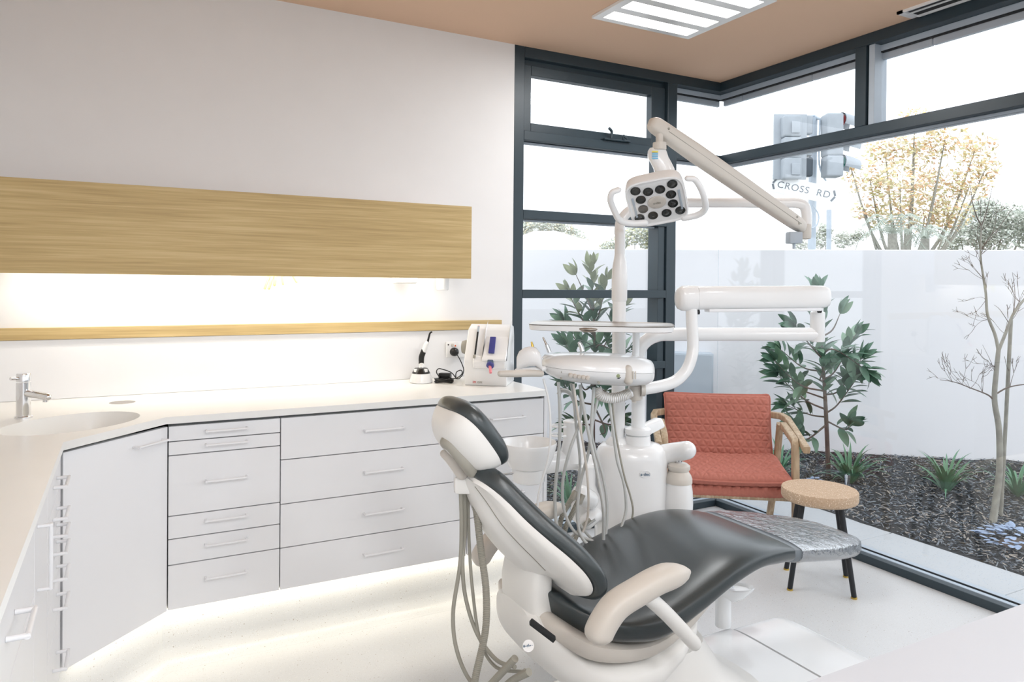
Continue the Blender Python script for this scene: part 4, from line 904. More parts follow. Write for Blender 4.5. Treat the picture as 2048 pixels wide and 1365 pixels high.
part('seat_cushion', place(cushion(.570, .385, .070, 120, 80, .004), TR(V(.015, -.065, .352)) @ RX(A(5))), M_fab, ac, local=True, angle=80)
def bar(pts, w_, d_, name='frame_bar', bev=.006, label=None):
    """rectangular timber bar through local points"""
    b = B(); q = [Vector(p) for p in pts]; rs = []; n = len(q)
    for i, p in enumerate(q):
        t = (q[min(i + 1, n - 1)] - q[max(i - 1, 0)]).normalized(); sx = V(1, 0, 0); sx = (sx - t * sx.dot(t)).normalized() if abs(t.x) < .9 else V(0, 1, 0); sy = t.cross(sx)
        rs.append(sring(p, sx, sy, w_ / 2, d_ / 2, d_ / 2, 6, 20))
    ring_skin(b, rs); return part(name, b, M_ash, ac, label, local=True)
for sx in (-1, 1):
    xo = .330 * sx
    bar([(xo, -.245, 0), (xo, -.225, .30), (xo, -.208, .55), (xo, -.204, .580), (xo, -.186, .602), (xo, -.15, .610), (xo, .04, .64)], .036, .036, 'front_leg')
    bar([(xo * .93, .28, 0), (xo * .96, .16, .30), (xo * .98, .10, .60), (xo * .98, .085, .64)], .034, .034, 'rear_leg')
    bar([(xo + .036 * sx, -.285, .578), (xo + .036 * sx, -.06, .628), (xo + .036 * sx, .10, .660), (xo + .02 * sx, .17, .668), (xo * .85, .225, .668)], .034, .036, 'armrest')
    bar([(xo, -.225, .315), (xo * .97, .16, .285)], .03, .045, 'side_rail')
bar([(-.32, -.222, .315), (.32, -.222, .315)], .04, .028, 'front_rail'); bar([(-.33, .17, .29), (.33, .17, .29)], .04, .028, 'rear_rail'); bar([(-.30, .225, .668), (.30, .225, .668)], .03, .03, 'back_rail')

# ------------------------------------------------------------------ cork stool
SC = V(2.892, 2.327, 0)
so_ = thing('cork_stool', 'round cork-topped stool on splayed black metal legs', 'stool', SC)
b = B(); lathe(b, SC, [(0, .398), (.158, .398), (.167, .404), (.170, .412), (.170, .444), (.167, .450), (0, .451)], 48); part('cork_top', b, M_cork, so_)
for (fx, fy) in ((2.712, 2.336), (2.897, 2.140), (3.077, 2.318), (2.892, 2.514)):
    f = V(fx, fy, 0); tpp = SC + (f - SC) * .60 + UP * .400; b = B(); tube(b, [tpp, f + UP * .008], [.0135, .0115], 16, 0); lg_ = part('leg', b, M_blackm, so_)
    b = B(); lathe(b, f, [(0, 0.0), (.0135, 0.0), (.0135, .007), (.0115, .008), (0, .008)], 16); part('foot_cap', b, M_brass, lg_)
for a_, c_ in (((2.712, 2.336), (3.077, 2.318)), ((2.897, 2.140), (2.892, 2.514))):
    p, q = SC + (V(*a_, 0) - SC) * .82 + UP * .185, SC + (V(*c_, 0) - SC) * .82 + UP * .185; b = B(); tube(b, [p, q], .0075, 10, 0); part('stretcher', b, M_blackm, so_)
b = B(); lathe(b, SC + UP * .185 + V(-.02, -.09, 0) * 0 - FV * .012, [(0, 0), (.005, 0), (.005, .004), (0, .004)], 12, axis=-FV); part('screw', b, M_brass, so_)

# ------------------------------------------------------------------ things on the worktop
cl = thing('curing_light', 'white and black curing light standing in its round charging dock', 'curing light', V(1.252, 3.24, .92))
p = PZ(842, 765, .921); p = V(p.x, p.y, .920)
cl.location = p
b = B(); lathe(b, p, [(0, .001), (.054, .001), (.056, .004), (.055, .012), (.045, .045), (.0, .046)], 36); part('dock', b, M_whitepl, cl, 'white base of the dock')
b = B(); lathe(b, p, [(0, .046), (.0445, .0455), (.034, .066), (.030, .070), (0, .070)], 36); part('dock_collar', b, M_black, cl, 'glossy black collar of the dock')
for a_ in (20, 110, 200, 290):
    b = B(); q = p + UP * .056 + V(math.cos(A(a_)), math.sin(A(a_)), 0) * .034; obox(b, q, V(-math.sin(A(a_)), math.cos(A(a_)), 0), V(math.cos(A(a_)), math.sin(A(a_)), 0), UP, .018, .012, .026, .003); part('collar_stripe', b, M_whitepl, cl)
dl_ = 3.62
b = B(); tube(b, [p + UP * .064, D(843, 730, dl_), D(842, 722, dl_)], [.012, .0135, .0140], 18, 4); part('wand_base', b, M_whitepl, cl)
b = B(); tube(b, [D(842.5, 728, dl_), D(843, 715, dl_), D(846, 706, dl_), D(848, 700, dl_)], [.0135, .0142, .0140, .0130], 18, 5); part('wand_grip', b, M_black, cl, 'black curved grip of the wand')
b = B(); tube(b, [D(847, 704, dl_), D(850, 696, dl_), D(853, 688, dl_), D(856, 684, dl_)], [.0135, .0138, .0125, .009], 18, 5); part('wand_body', b, M_whitepl, cl)
b = B(); tube(b, [D(855, 686, dl_), D(858, 674, dl_), D(860, 667, dl_), D(864, 664, dl_)], [.0055, .0048, .0045, .0042], 12, 6); part('light_tip', b, M_black, cl)
# power adapter with coiled cord
pa = thing('charger_adapter', 'black charger adapter with coiled cord lying by the socket', 'charger', PZ(888, 762, .92))
q = PZ(887, 757, .955)
b = B(); obox(b, PZ(890, 762, .925) + UP * .026, (RV * .96 - FV * .2).normalized(), UP.cross((RV * .96 - FV * .2).normalized()), UP, .058, .036, .024, .003); part('body', b, M_black, pa)
b = B(); c = PZ(888, 766, .921); c = V(c.x, c.y, .925)
for k in range(5):
    tube(b, [c + RV * (.043 + .003 * math.sin(k * 2.1)) * math.cos(t) + FV * (.024 + .003 * k) * math.sin(t) + UP * (.0 + .0035 * k + .002 * math.sin(3 * t + k)) for t in [j * PI / 8 for j in range(17)]], .0028, 8, 3)
part('coil', b, M_black, pa)
b = B(); ds_ = 3.86
tube(b, [PY(912, 706, 3.41), PY(921, 722, 3.40), PY(927, 738, 3.38), PY(925, 750, 3.36), PY(917, 758, 3.35), PY(912, 756, 3.35), PY(913, 745, 3.35), PY(922, 741, 3.34), PY(924, 748, 3.34), PY(913, 757, 3.33), PY(900, 757, 3.32)], .0026, 8, 6)
tube(b, [PY(912, 757, 3.34), PY(903, 746, 3.33), PY(888, 740, 3.32), PY(877, 738, 3.31), PY(873, 745, 3.30), PY(879, 755, 3.28)], .0026, 8, 6)
part('cord', b, M_black, pa)
# wall socket and plug
sp = thing('wall_socket', 'white wall socket plate above the worktop left of mixing machine', 'socket', PY(905, 700, YW - .006))
a_, c_ = PY(891, 684, YW - .006), PY(930, 714, YW - .006)
b = B(); box(b, a_.x, c_.x, YW - .016, YW - .0065, c_.z, a_.z, .003, 2); part('plate', b, M_whitepl, sp)
b = B(); q = PY(896.5, 690, YW - .016); lathe(b, q, [(0, 0), (.004, 0), (.004, .003), (0, .003)], 12, axis=(0, -1, 0)); part('indicator', b, M_black, sp)
b = B(); q = PY(910.5, 692, YW - .016); box(b, q.x - .003, q.x + .003, q.y - .003, q.y, q.z - .004, q.z + .004); part('switch_mark', b, mat('orange_mark', (232, 110, 50), .5), sp, 'orange switch mark')
b = B(); q = PY(905, 691, YW - .016); box(b, q.x - .008, q.x + .006, q.y - .003, q.y, q.z - .006, q.z + .008, .002, 1); part('switch', b, M_cream, sp)
pg = B(); q = PY(907.5, 704, YW - .017); lathe(pg, q, [(0, 0), (.022, 0), (.022, .016), (.017, .024), (.008, .030), (0, .030)], 24, axis=(0, -1, 0)); single('plug', pg, M_black, 'round black plug pushed into the wall socket', 'plug', base=q)
# mixing machine
MX = PZ(985, 772, .92); mr = RV; mfx = (RV * .985 - FV * .17).normalized(); mfy = UP.cross(mfx)
mm = thing('mixing_machine', 'white impression mixing machine with grey side knob and blue cartridge', 'machine', V(MX.x, MX.y, .92))
mc = V(1.555, 3.14, .92)
def mp_(x, y, z): return mc + mfx * x + mfy * y + UP * z
prof_front = [(-.10, .0), (-.108, .10), (-.095, .135), (-.035, .262), (-.01, .282), (.06, .292), (.10, .285), (.115, .24), (.12, .0)]
def extr(prof, x0, x1, name, m, r=0, parent=mm, label=None, bev=.006):
    b = B(); l = [b.verts.new(mp_(x0, y, z)) for y, z in prof]; r_ = [b.verts.new(mp_(x1, y, z)) for y, z in prof]; n = len(prof)
    b.faces.new(l); b.faces.new(r_[::-1])
    for i in range(n): b.faces.new((l[i], l[(i + 1) % n], r_[(i + 1) % n], r_[i]))
    if bev: bmesh.ops.recalc_face_normals(b, faces=b.faces[:]); bmesh.ops.bevel(b, geom=b.edges[:], offset=bev, segments=3, affect='EDGES', profile=.5)
    return part(name, b, m, parent, label)
extr([(-.085, .0), (-.095, .12), (-.075, .16), (-.01, .265), (.05, .285), (.10, .275), (.115, .23), (.12, 0)], -.105, .10, 'body', M_whitepl)
extr([(-.098, .145), (-.118, .115), (-.112, .085), (-.085, .082), (-.080, .14)], -.060, .098, 'nose', M_whitepl, bev=.008)
extr([(-.101, .150), (-.125, .130), (-.122, .118), (-.095, .118), (-.02, .262), (.0, .276)], -.015, .102, 'lid', M_whitepl, bev=.006)
b = B(); lathe(b, mp_(-.104, -.02, .175), [(0, 0), (.032, 0), (.034, .012), (.030, .026), (.026, .028), (0, .028)], 32, axis=-mfx); part('side_knob', b, M_greypl, mm, 'grey round knob on the side')
sl = (mp_(0, -.012, .262) - mp_(0, -.093, .122)).normalized(); sn = mfx.cross(sl).normalized()
if sn.z < 0: sn = -sn
b = B(); obox(b, mp_(-.052, -.058, .196) + sn * .006, mfx, sl, sn, .008, .12, .004, .001); part('level_slot', b, M_dark, mm)
b = B(); obox(b, mp_(-.052, -.028, .252) + sn * .003, mfx, sl, sn, .010, .055, .004, .001); part('label_strip', b, M_framegrey, mm)
b = B(); obox(b, mp_(-.052, -.014, .272) + sn * .004, mfx, sl, sn, .009, .010, .006, .001); part('label_mark', b, mat('red_orange_mark', (226, 96, 60), .5), mm, 'orange mark on the strip')
b = B(); obox(b, mp_(-.052, -.102, .136) + sn * .006, mfx, sl, sn, .012, .016, .008, .002); part('slide', b, M_greypl, mm)
M_blue = mat('cartridge_blue', (66, 70, 140), .4); M_pink = mat('pink_mixing_tip', (236, 140, 150), .4)
b = B(); obox(b, mp_(.028, -.072, .188) + sn * .010, mfx, sl, sn, .028, .085, .010, .002); part('label_panel', b, M_blue, mm, 'violet blue label on the lid')
b = B(); obox(b, mp_(.028, -.118, .118), mfx, sl, sn, .028, .022, .020, .003); part('cartridge', b, mat('slate_blue', (88, 104, 128), .4), mm)
b = B(); lathe(b, mp_(.028, -.118, .108), [(0, 0), (.016, 0), (.018, .006), (.018, .014), (.012, .018), (0, .018)], 20, axis=(-mfy * .8 - UP * .6).normalized()); part('cartridge_collar', b, M_blue, mm)
b = B(); tube(b, [mp_(.028, -.130, .098), mp_(.036, -.152, .070)], [.0075, .0065], 12, 0); part('mixing_tip', b, M_pink, mm)
bd = mm.children[0]
textmesh('lettering', '3M', .014, mat('red_lettering', (205, 40, 50), .5), mm, mp_(-.055, -.0905, .016), mfx, UP); textmesh('lettering', 'ESPE', .012, M_greypl, mm, mp_(-.028, -.0905, .016), mfx, UP)

# ------------------------------------------------------------------ garden
WL, WR = V(1.9, 0, 0), V(6.4, 0, 0)
g0 = D(900, 576, 6.06); g1 = D(2300, 576, 5.28); gd = (g1 - g0); gd.z = 0; gdir = gd.normalized(); gn = V(gdir.y, -gdir.x, 0)   # gn points to the room
if gn.dot(FV) > 0: gn = -gn
b = B(); gm = (g0 + g1) / 2; obox(b, V(gm.x, gm.y, .63) - gn * .1 + gdir * .6, gdir, -gn, UP, gd.length + 2.2, .2, 2.12, .004, 1)
gw = single('garden_wall', b, M_gwall, 'tall white rendered garden wall behind the plants', 'wall', smooth=False, base=(gm.x, gm.y, 0))
def onwall(u, dz=0, off=0):
    r = CM @ Vector(((u - 1024) / FPX, 1, 0)); t = (g0.x * gn.x + g0.y * gn.y) / (r.x * gn.x + r.y * gn.y); return V(r.x * t, r.y * t, 0) + gn * off
b = B(); c = onwall(1385, 0, .0); w_ = .30
obox(b, c + gn * .075 + UP * .71, gdir, -gn, UP, w_, .15, .335, .006, 2); mb = thing('meter_box', 'pale grey meter box fixed low on the garden wall', 'meter box', c + UP * .54)
part('cabinet', b, M_framegrey, mb)
b = B(); obox(b, c + gn * .152 + UP * .71, gdir, -gn, UP, w_ - .02, .006, .315, .002, 1); dq = part('door', b, M_framegrey, mb)
b = B(); lathe(b, c + gn * .156 - gdir * .125 + UP * .69, [(0, 0), (.010, 0), (.010, .01), (0, .012)], 14, axis=gn); part('lock', b, M_chrome, dq)
# mulch bed with mound near the wall
def gz(x, y):
    dd_ = (V(x, y, 0) - g0).dot(gn)      # distance in front of the wall
    e = max(0, min(1, 1 - dd_ / 1.1)); dp = min(max(x - 3.87, y - 4.0, 0) / .12, 1) 
    return (.015 + .115 * e ** 1.3 + .02 * noise.noise(V(x * 1.6, y * 1.6, 0)) + .008 * noise.noise(V(x * 7, y * 7, 3)) - .05 * max(0, (x - 5.2)) * 0.6) * (dp * .85 + .15)
b = B(); nx, ny = 130, 110; grid = {}
X0, X1, Y0_, Y1_ = 1.0, 7.6, -1.4, 6.6
for j in range(ny + 1):
    for i in range(nx + 1):
        x, y = X0 + (X1 - X0) * i / nx, Y0_ + (Y1_ - Y0_) * j / ny
        if (x > 3.84 or y > 3.96) and (V(x, y, 0) - g0).dot(gn) > -.12: grid[i, j] = b.verts.new((x, y, gz(x, y) - .004))
for j in range(ny):
    for i in range(nx):
        k = [(i, j), (i + 1, j), (i + 1, j + 1), (i, j + 1)]
        if all(q in grid for q in k): b.faces.new([grid[q] for q in k])
ms = single('mulch_bed', b, M_mulch, 'dark bark mulch covering the garden bed', 'mulch', kind='stuff')
# chips
b = B(); rnd = random.Random(4)
chipcols = []
def inview(x, y):
    q = CM.transposed() @ (V(x, y, .05) - V(0, 0, CAM_H)); 
    if q.y < .5: return False
    u = 1024 + FPX * q.x / q.y; v = CY - FPX * q.z / q.y
    return -60 < u < 2110 and v < 1420
vs, fs, mi = [], [], []
cnt = 0
while cnt < 17000:
    x, y = rnd.uniform(1.6, 6.6), rnd.uniform(.2, 5.6)
    if not (x > 3.88 or y > 4.0) or (V(x, y, 0) - g0).dot(gn) < .01 or not inview(x, y): continue
    cnt += 1
    L = rnd.uniform(.012, .042); w_ = rnd.uniform(.003, .011); a_ = rnd.uniform(0, PI); ti = rnd.uniform(-.45, .45); z = gz(x, y) + rnd.uniform(0, .008)
    ux = V(math.cos(a_) * math.cos(ti), math.sin(a_) * math.cos(ti), math.sin(ti)); uy = V(-math.sin(a_), math.cos(a_), rnd.uniform(-.5, .5)).normalized(); uz = ux.cross(uy) * .0025
    c = V(x, y, z); n0 = len(vs)
    vs += [c - ux * L / 2 - uy * w_ / 2, c + ux * L / 2 - uy * w_ * .3, c + ux * L / 2 + uy * w_ * .4, c - ux * L / 2 + uy * w_ / 2, c + uz - ux * L * .1]
    fs += [(n0, n0 + 1, n0 + 4), (n0 + 1, n0 + 2, n0 + 4), (n0 + 2, n0 + 3, n0 + 4), (n0 + 3, n0, n0 + 4)]; k = rnd.choices((0, 1, 2, 3), (4, 4, 5, 3))[0]; mi += [k] * 4
me = bpy.data.meshes.new('mulch_chips'); me.from_pydata([tuple(v) for v in vs], [], fs)
for m_ in (mat('chip_dark', (40, 42, 44), .9), mat('chip_slate', (86, 94, 104), .9), mat('chip_grey', (128, 134, 140), .9), mat('chip_pale', (168, 160, 150), .9)): me.materials.append(m_)
me.polygons.foreach_set('material_index', mi); me.update()
o = bpy.data.objects.new('mulch_chips', me); C.objects.link(o); tag(o, 'loose bark chips scattered over the mulch bed', 'bark chips', kind='stuff')
# stone pavers between window and bed
pv = bpy.data.objects.new('trim_2', None); C.objects.link(pv); pv['kind'] = 'structure'
def paver(x0, x1, y0, y1):
    b = B(); box(b, x0 + .0015, x1 - .0015, y0 + .0015, y1 - .0015, -.03, .0, .002, 1); o = new_obj('paver', finish(b, 'paver', M_paver, False)); o.parent = pv
for k, (a_, c_) in enumerate(((-1.2, -.45), (-.45, .35), (.35, 1.10), (1.10, 1.85), (1.85, 2.62), (2.62, 3.35), (3.35, 3.98))): paver(XC + .158, 3.872, a_, c_)
for a_, c_ in ((1.2, 1.9), (1.9, 2.6), (2.6, 3.30), (3.30, 3.477)): paver(a_, c_, YW + .158, 3.98)
b = B(); box(b, -8, 60, -30, 90, -.35, -.06)
gr_m = mat('outdoor_ground', (150, 150, 146), .9, var=.1, scale=1); o = new_obj('ground', finish(b, 'ground', gr_m, False)); o['kind'] = 'structure'

# --- leaves
def leaf_mesh(name, L, W, curl, fold, m, n=6, tip=.9):
    b = B(); rows = []
    for i in range(n + 1):
        t = i / n; w_ = W / 2 * (math.sin(PI * min(1, t * 1.0) ** .85) ** .75 if 0 < t < 1 else .04)
        z = -curl * t * t * L; x = L * t * (1 - .1 * curl * t)
        rows.append([b.verts.new((x, -w_, z + fold * w_)), b.verts.new((x, 0, z)), b.verts.new((x, w_, z + fold * w_))])
    for r0, r1 in zip(rows[:-1], rows[1:]):
        for k in range(2): b.faces.new((r0[k], r0[k + 1], r1[k + 1], r1[k]))
    me = bpy.data.meshes.new(name); b.to_mesh(me); b.free(); me.materials.append(m); me.shade_smooth(); return me
LM = [leaf_mesh('leaf', .115, .046, c_, f, m_) for c_, f, m_ in ((.15, .35, M_leaf), (.35, .25, M_leaf), (.05, .5, M_leaf), (.25, .3, mat('green_leaf', (120, 152, 124), .35, var=.2, scale=9)))]
LMO = [leaf_mesh('leaf', .10, .042, c_, f, M_leafl) for c_, f in ((.1, .3), (.3, .4))]
def leaf_at(parent, p, d, up, me, s):
    d = d.normalized(); sd = up.cross(d)
    if sd.length < .01: sd = V(1, 0, 0)
    sd.normalize(); u = d.cross(sd); o = bpy.data.objects.new('leaf', me); C.objects.link(o); o.parent = parent
    root = parent; M = Matrix(((d.x, sd.x, u.x, p.x), (d.y, sd.y, u.y, p.y), (d.z, sd.z, u.z, p.z), (0, 0, 0, 1))) @ Matrix.Scale(s, 4)
    o.matrix_local = Matrix.Translation(-root.location) @ M
def shrub(label, base, tips, seed, height_olive=9, dens=.030, size=1.0):
    """tips: list of (branch start fraction on stem, end point). first entry is the leader"""
    r = random.Random(seed); t = thing('rubber_plant', label, 'shrub', base)
    lead = tips[0]; b = B(); tube(b, [base - UP * .03] + lead, [.016, .013, .009, .004], 8, 5); part('stem', b, M_barkd, t)
    stem = catmull([base] + lead, 12)
    brs = [(stem, .45)]
    for f, mid, end in tips[1:]:
        s0 = stem[int(f * (len(stem) - 1))]; b = B(); tube(b, [s0, mid, end], [.007, .005, .002], 6, 5); part('branch', b, M_barkd, t); brs.append((catmull([s0, mid, end], 14), .28))
    n = 0
    for pts, st_ in brs:
        L = 0; nxt = 0; tot = sum((pts[i + 1] - pts[i]).length for i in range(len(pts) - 1)); k = 0
        for i in range(len(pts) - 1):
            seg = (pts[i + 1] - pts[i]); L += seg.length
            while L >= nxt:
                if L / tot > st_ and n < 280:
                    tdir = seg.normalized(); a_ = k * 2.4 + r.uniform(-.4, .4); o1 = tdir.orthogonal().normalized(); o2 = tdir.cross(o1); rad = o1 * math.cos(a_) + o2 * math.sin(a_)
                    f = L / tot; d = (rad * (1.0 - .35 * f) + tdir * (.35 + .5 * f) + UP * .15)
                    p = pts[i + 1] + rad * .006; olive = p.z > height_olive
                    leaf_at(t, p, d, UP + rad * .3, r.choice(LMO if olive and r.random() < .75 else LM), size * r.uniform(.75, 1.15)); n += 1
                nxt += dens; k += 1
        for q in range(5):
            if n < 290:
                tdir = (pts[-1] - pts[-3]).normalized(); o1 = tdir.orthogonal().normalized(); o2 = tdir.cross(o1); a_ = q * 1.3; rad = o1 * math.cos(a_) + o2 * math.sin(a_)
                leaf_at(t, pts[-1], tdir * .9 + rad * .5, UP + rad, r.choice(LMO if pts[-1].z > height_olive else LM), size * r.uniform(.7, 1)); n += 1
    return t
# right shrub, stem foot near px (1657, 950)
s0 = PZ(1657, 945, .10); dz_ = 4.98
def Q(u, v, d=4.95): return D(u, v, d)
shrub('bushy rubber plant with dark glossy leaves seen through the long window', s0,
      [[Q(1653, 850), Q(1648, 760), Q(1640, 660), Q(1636, 585)],
       (.25, Q(1610, 880, 4.9), Q(1585, 850, 4.85)), (.28, Q(1690, 860, 4.9), Q(1700, 850, 4.85)), (.30, Q(1620, 830, 5.0), Q(1575, 812, 5.0)), (.32, Q(1675, 810, 4.95), Q(1712, 760, 4.9)),
       (.35, Q(1610, 800), Q(1556, 752)), (.42, Q(1680, 780), Q(1725, 715)), (.45, Q(1600, 770, 4.85), Q(1548, 722, 4.8)), (.52, Q(1672, 740, 5.1), Q(1712, 668, 5.1)), (.55, Q(1605, 735, 5.05), Q(1562, 700, 5.1)),
       (.62, Q(1620, 690, 4.85), Q(1590, 655, 4.8)), (.64, Q(1670, 700, 4.9), Q(1735, 742, 4.85)), (.72, Q(1665, 660, 5.0), Q(1680, 628, 5.0)), (.5, Q(1640, 760, 4.75), Q(1650, 735, 4.65)), (.4, Q(1600, 780, 5.1), Q(1580, 770, 5.2)), (.7, Q(1630, 680, 4.8), Q(1622, 640, 4.75))], 3, dens=.0165, size=1.22)
s1 = D(1188, 960, 4.75)
s1 = V(s1.x, s1.y, gz(s1.x, s1.y))
def Q2(u, v, d=4.78): return D(u, v, d)
shrub('tall rubber plant with olive top leaves behind the left window', s1,
      [[Q2(1186, 850), Q2(1190, 740), Q2(1188, 640), Q2(1182, 535)],
       (.25, Q2(1160, 850, 4.7), Q2(1135, 850, 4.6)), (.28, Q2(1220, 850, 4.7), Q2(1240, 840, 4.65)), (.35, Q2(1150, 800, 4.7), Q2(1128, 770, 4.6)), (.4, Q2(1225, 800, 4.75), Q2(1258, 775, 4.7)), (.42, Q2(1205, 780, 4.6), Q2(1220, 790, 4.5)),
       (.5, Q2(1160, 740, 4.7), Q2(1132, 690, 4.7)), (.5, Q2(1215, 730, 4.8), Q2(1262, 700, 4.8)), (.55, Q2(1165, 700, 4.9), Q2(1128, 645, 4.9)), (.58, Q2(1210, 690, 4.75), Q2(1246, 610, 4.75)), (.62, Q2(1200, 690, 4.65), Q2(1225, 700, 4.55)),
       (.68, Q2(1165, 640, 4.75), Q2(1136, 585, 4.75)), (.72, Q2(1200, 620, 4.8), Q2(1215, 560, 4.8)), (.78, Q2(1175, 600, 4.7), Q2(1152, 550, 4.7)), (.45, Q2(1170, 780, 4.6), Q2(1160, 760, 4.5)), (.35, Q2(1210, 860, 4.6), Q2(1200, 870, 4.5))], 11, height_olive=1.20, dens=.016, size=1.15)
# strap-leaf clumps
SM = []
for L, W, dr in ((.30, .022, 1.1), (.34, .024, .8), (.26, .020, 1.4), (.30, .024, .5)):
    b = B(); rows = []; n = 7
    for i in range(n + 1):
        t = i / n; a_ = .15 + dr * t * t; 
        if i == 0: x = z = 0.0
        else: x += L / n * math.sin(a_ * 1.15); z += L / n * math.cos(a_ * 1.15)
        w_ = W / 2 * (1 - t ** 2.5) + .0004; rows.append([b.verts.new((x, -w_, z + .3 * w_)), b.verts.new((x, 0, z)), b.verts.new((x, w_, z + .3 * w_))])
    for r0, r1 in zip(rows[:-1], rows[1:]):
        for k in range(2): b.faces.new((r0[k], r0[k + 1], r1[k + 1], r1[k]))
    me = bpy.data.meshes.new('blade'); b.to_mesh(me); b.free(); me.materials.append(M_strap); me.shade_smooth(); SM.append(me)
def clump(label, p, n, s, seed, name='strap_leaf_plant'):
    r = random.Random(seed); p = V(p.x, p.y, gz(p.x, p.y)); t = thing(name, label, 'plant', p, 'strap-leaved plants along the garden wall')
    for k in range(n):
        o = bpy.data.objects.new('blade', r.choice(SM)); C.objects.link(o); o.parent = t; a_ = k * 2.4 + r.uniform(-.2, .2); lean = r.uniform(.0, .95) * (k / n) ** .6
        sc = s * r.uniform(.75, 1.1)
        o.matrix_local = Matrix.Rotation(a_, 4, 'Z') @ Matrix.Translation(V(.012, 0, -.01)) @ Matrix.Rotation(lean, 4, 'Y') @ Matrix.Scale(sc, 4)
clump('strap-leaved plant at the foot of the bushy rubber plant', D(1700, 950, 5.0), 54, .98, 1)
clump('strap-leaved plant in the open mulch, middle of the bed', D(1893, 962, 4.85), 46, 1.0, 2)
clump('strap-leaved plant at the right edge of the bed', D(2035, 985, 4.75), 40, .85, 3)
clump('strap-leaved plant behind the armchair', D(1560, 925, 5.15), 40, .85, 4)
clump('strap-leaved plant below the tall rubber plant', D(1140, 880, 4.6), 34, .8, 5)
# low silvery plants
KM = leaf_mesh('leaf', .05, .034, .4, -.3, M_kale, 4)
def kale(label, p, n, s, seed):
    r = random.Random(seed); p = V(p.x, p.y, gz(p.x, p.y)); t = thing('ground_cover_plant', label, 'plant', p)
    for k in range(n):
        a_ = r.uniform(0, 2 * PI); rr_ = s * math.sqrt(r.random()); q = p + V(math.cos(a_) * rr_, math.sin(a_) * rr_, .02 + .05 * (1 - rr_ / s) + r.uniform(0, .02))
        leaf_at(t, q, V(math.cos(a_ + r.uniform(-1, 1)), math.sin(a_ + r.uniform(-1, 1)), r.uniform(.1, .6)), UP, KM, r.uniform(.6, 1.1))
    b = B(); lathe(b, p + UP * -.01, [(0, 0), (s * .5, 0), (s * .3, .03), (0, .04)], 10); part('stem', b, M_barkd, t)
kale('silvery blue low plant at the right edge beside the pavers', PZ(2030, 1085, .03), 110, .17, 5)
kale('small silvery plant near the shrub foot behind the stool', PZ(1625, 955, .12), 60, .12, 6)
# bare tree with stake
bt = thing('bare_tree', 'slender leafless young tree standing in the mulch', 'tree', PZ(1985, 1047, .03))
TD = 4.33
def T(u, v, d=TD): return D(u, v, d)
def limb(pts, r0, r1, name='branch', n=8):
    b = B(); tube(b, pts, lambda s: r0 + (r1 - r0) * s, n, 6); return part(name, b, M_bark if r0 > .006 else M_barkd, bt)
limb([PZ(1985, 1050, .0), T(1992, 1000), T(1999, 940), T(1998, 860), T(1989, 800), T(1993, 740), T(1997, 700)], .0215, .012, 'trunk', 12)
limb([T(1997, 702), T(1990, 670), T(1975, 630), T(1972, 590), T(1966, 550), T(1961, 510), T(1963, 450)], .010, .0045)
limb([T(1997, 702), T(2010, 670), T(2026, 630), T(2048, 600), T(2075, 575)], .010, .006)
limb([T(1963, 452), T(1952, 430), T(1944, 400), T(1941, 372)], .0042, .0012); limb([T(1963, 452), T(1974, 420), T(1985, 372)], .0035, .001)
limb([T(1962, 500), T(1983, 470), T(1998, 455), T(2030, 410)], .003, .001); limb([T(1984, 468), T(1990, 450), T(1994, 410)], .002, .0008)
limb([T(1987, 800), T(1975, 790), T(1945, 778), T(1910, 765), T(1880, 760)], .0055, .0015); limb([T(1990, 790), T(2010, 778), T(2030, 772), T(2060, 768)], .005, .003)
limb([T(1991, 748), T(1980, 720), T(1965, 690)], .0018, .0007); limb([T(2026, 632), T(2030, 590), T(2025, 545)], .003, .001); limb([T(2020, 650), T(2000, 620), T(1988, 610)], .002, .0008)
rr2 = random.Random(9)
def twigs(p, d, L, n, depth=0):
    for k in range(n):
        dd_ = (d + V(rr2.uniform(-1, 1), rr2.uniform(-.6, .6), rr2.uniform(-.7, 1.0)) * .75).normalized(); q = p + dd_ * L; b_tw.append([p, p + dd_ * L * .5 + V(rr2.uniform(-1, 1), 0, rr2.uniform(-1, 1)) * .12 * L, q])
        if depth < 2: twigs(q, dd_, L * .6, 2, depth + 1)
b_tw = []
for p, d in ((T(1940, 778), V(-.3, 0, .6)), (T(1905, 765), V(-.8, .2, .3)), (T(1965, 785), V(-.4, 0, .9)), (T(1925, 770), V(-.3, 0, .8)), (T(1972, 600), V(-1, .2, .2)), (T(1968, 560), V(-.8, .4, .5)), (T(1974, 640), V(-1, .3, -.2)), (T(2012, 670), V(-.3, 0, .9)), (T(2030, 620), V(.3, 0, 1)), (T(1962, 510), V(.6, 0, .8)), (T(1965, 460), V(-.6, 0, 1)), (T(2040, 605), V(-.2, 0, 1)), (T(2020, 775), V(.3, 0, .9)), (T(1990, 735), V(-.9, 0, .4)), (T(1962, 530), V(-.9, 0, .5))): twigs(p, d, .10, 3)
b = B()
for w__ in b_tw: tube(b, w__, [.0014, .0008], 4, 2)
part('twigs', b, M_barkd, bt, kind='stuff')
b = B(); tube(b, [PZ(2003, 1040, .0) + V(.03, .02, 0), D(2022, 640, 4.36)], .0105, 10, 0); single('tree_stake', b, M_bark, 'straight timber stake tied beside the leafless young tree', 'stake', base=PZ(2003, 1040, .0))
# garden tap / bollard light seen past the stool
b = B(); c = PZ(1694, 985, .04); c.z = gz(c.x, c.y); lathe(b, c, [(0, -.02), (.016, -.02), (.016, .10), (.019, .102), (.019, .125), (0, .126)], 18); single('garden_spike_light', b, M_chrome, 'small steel garden light standing in mulch behind the stool', 'garden light', base=c)

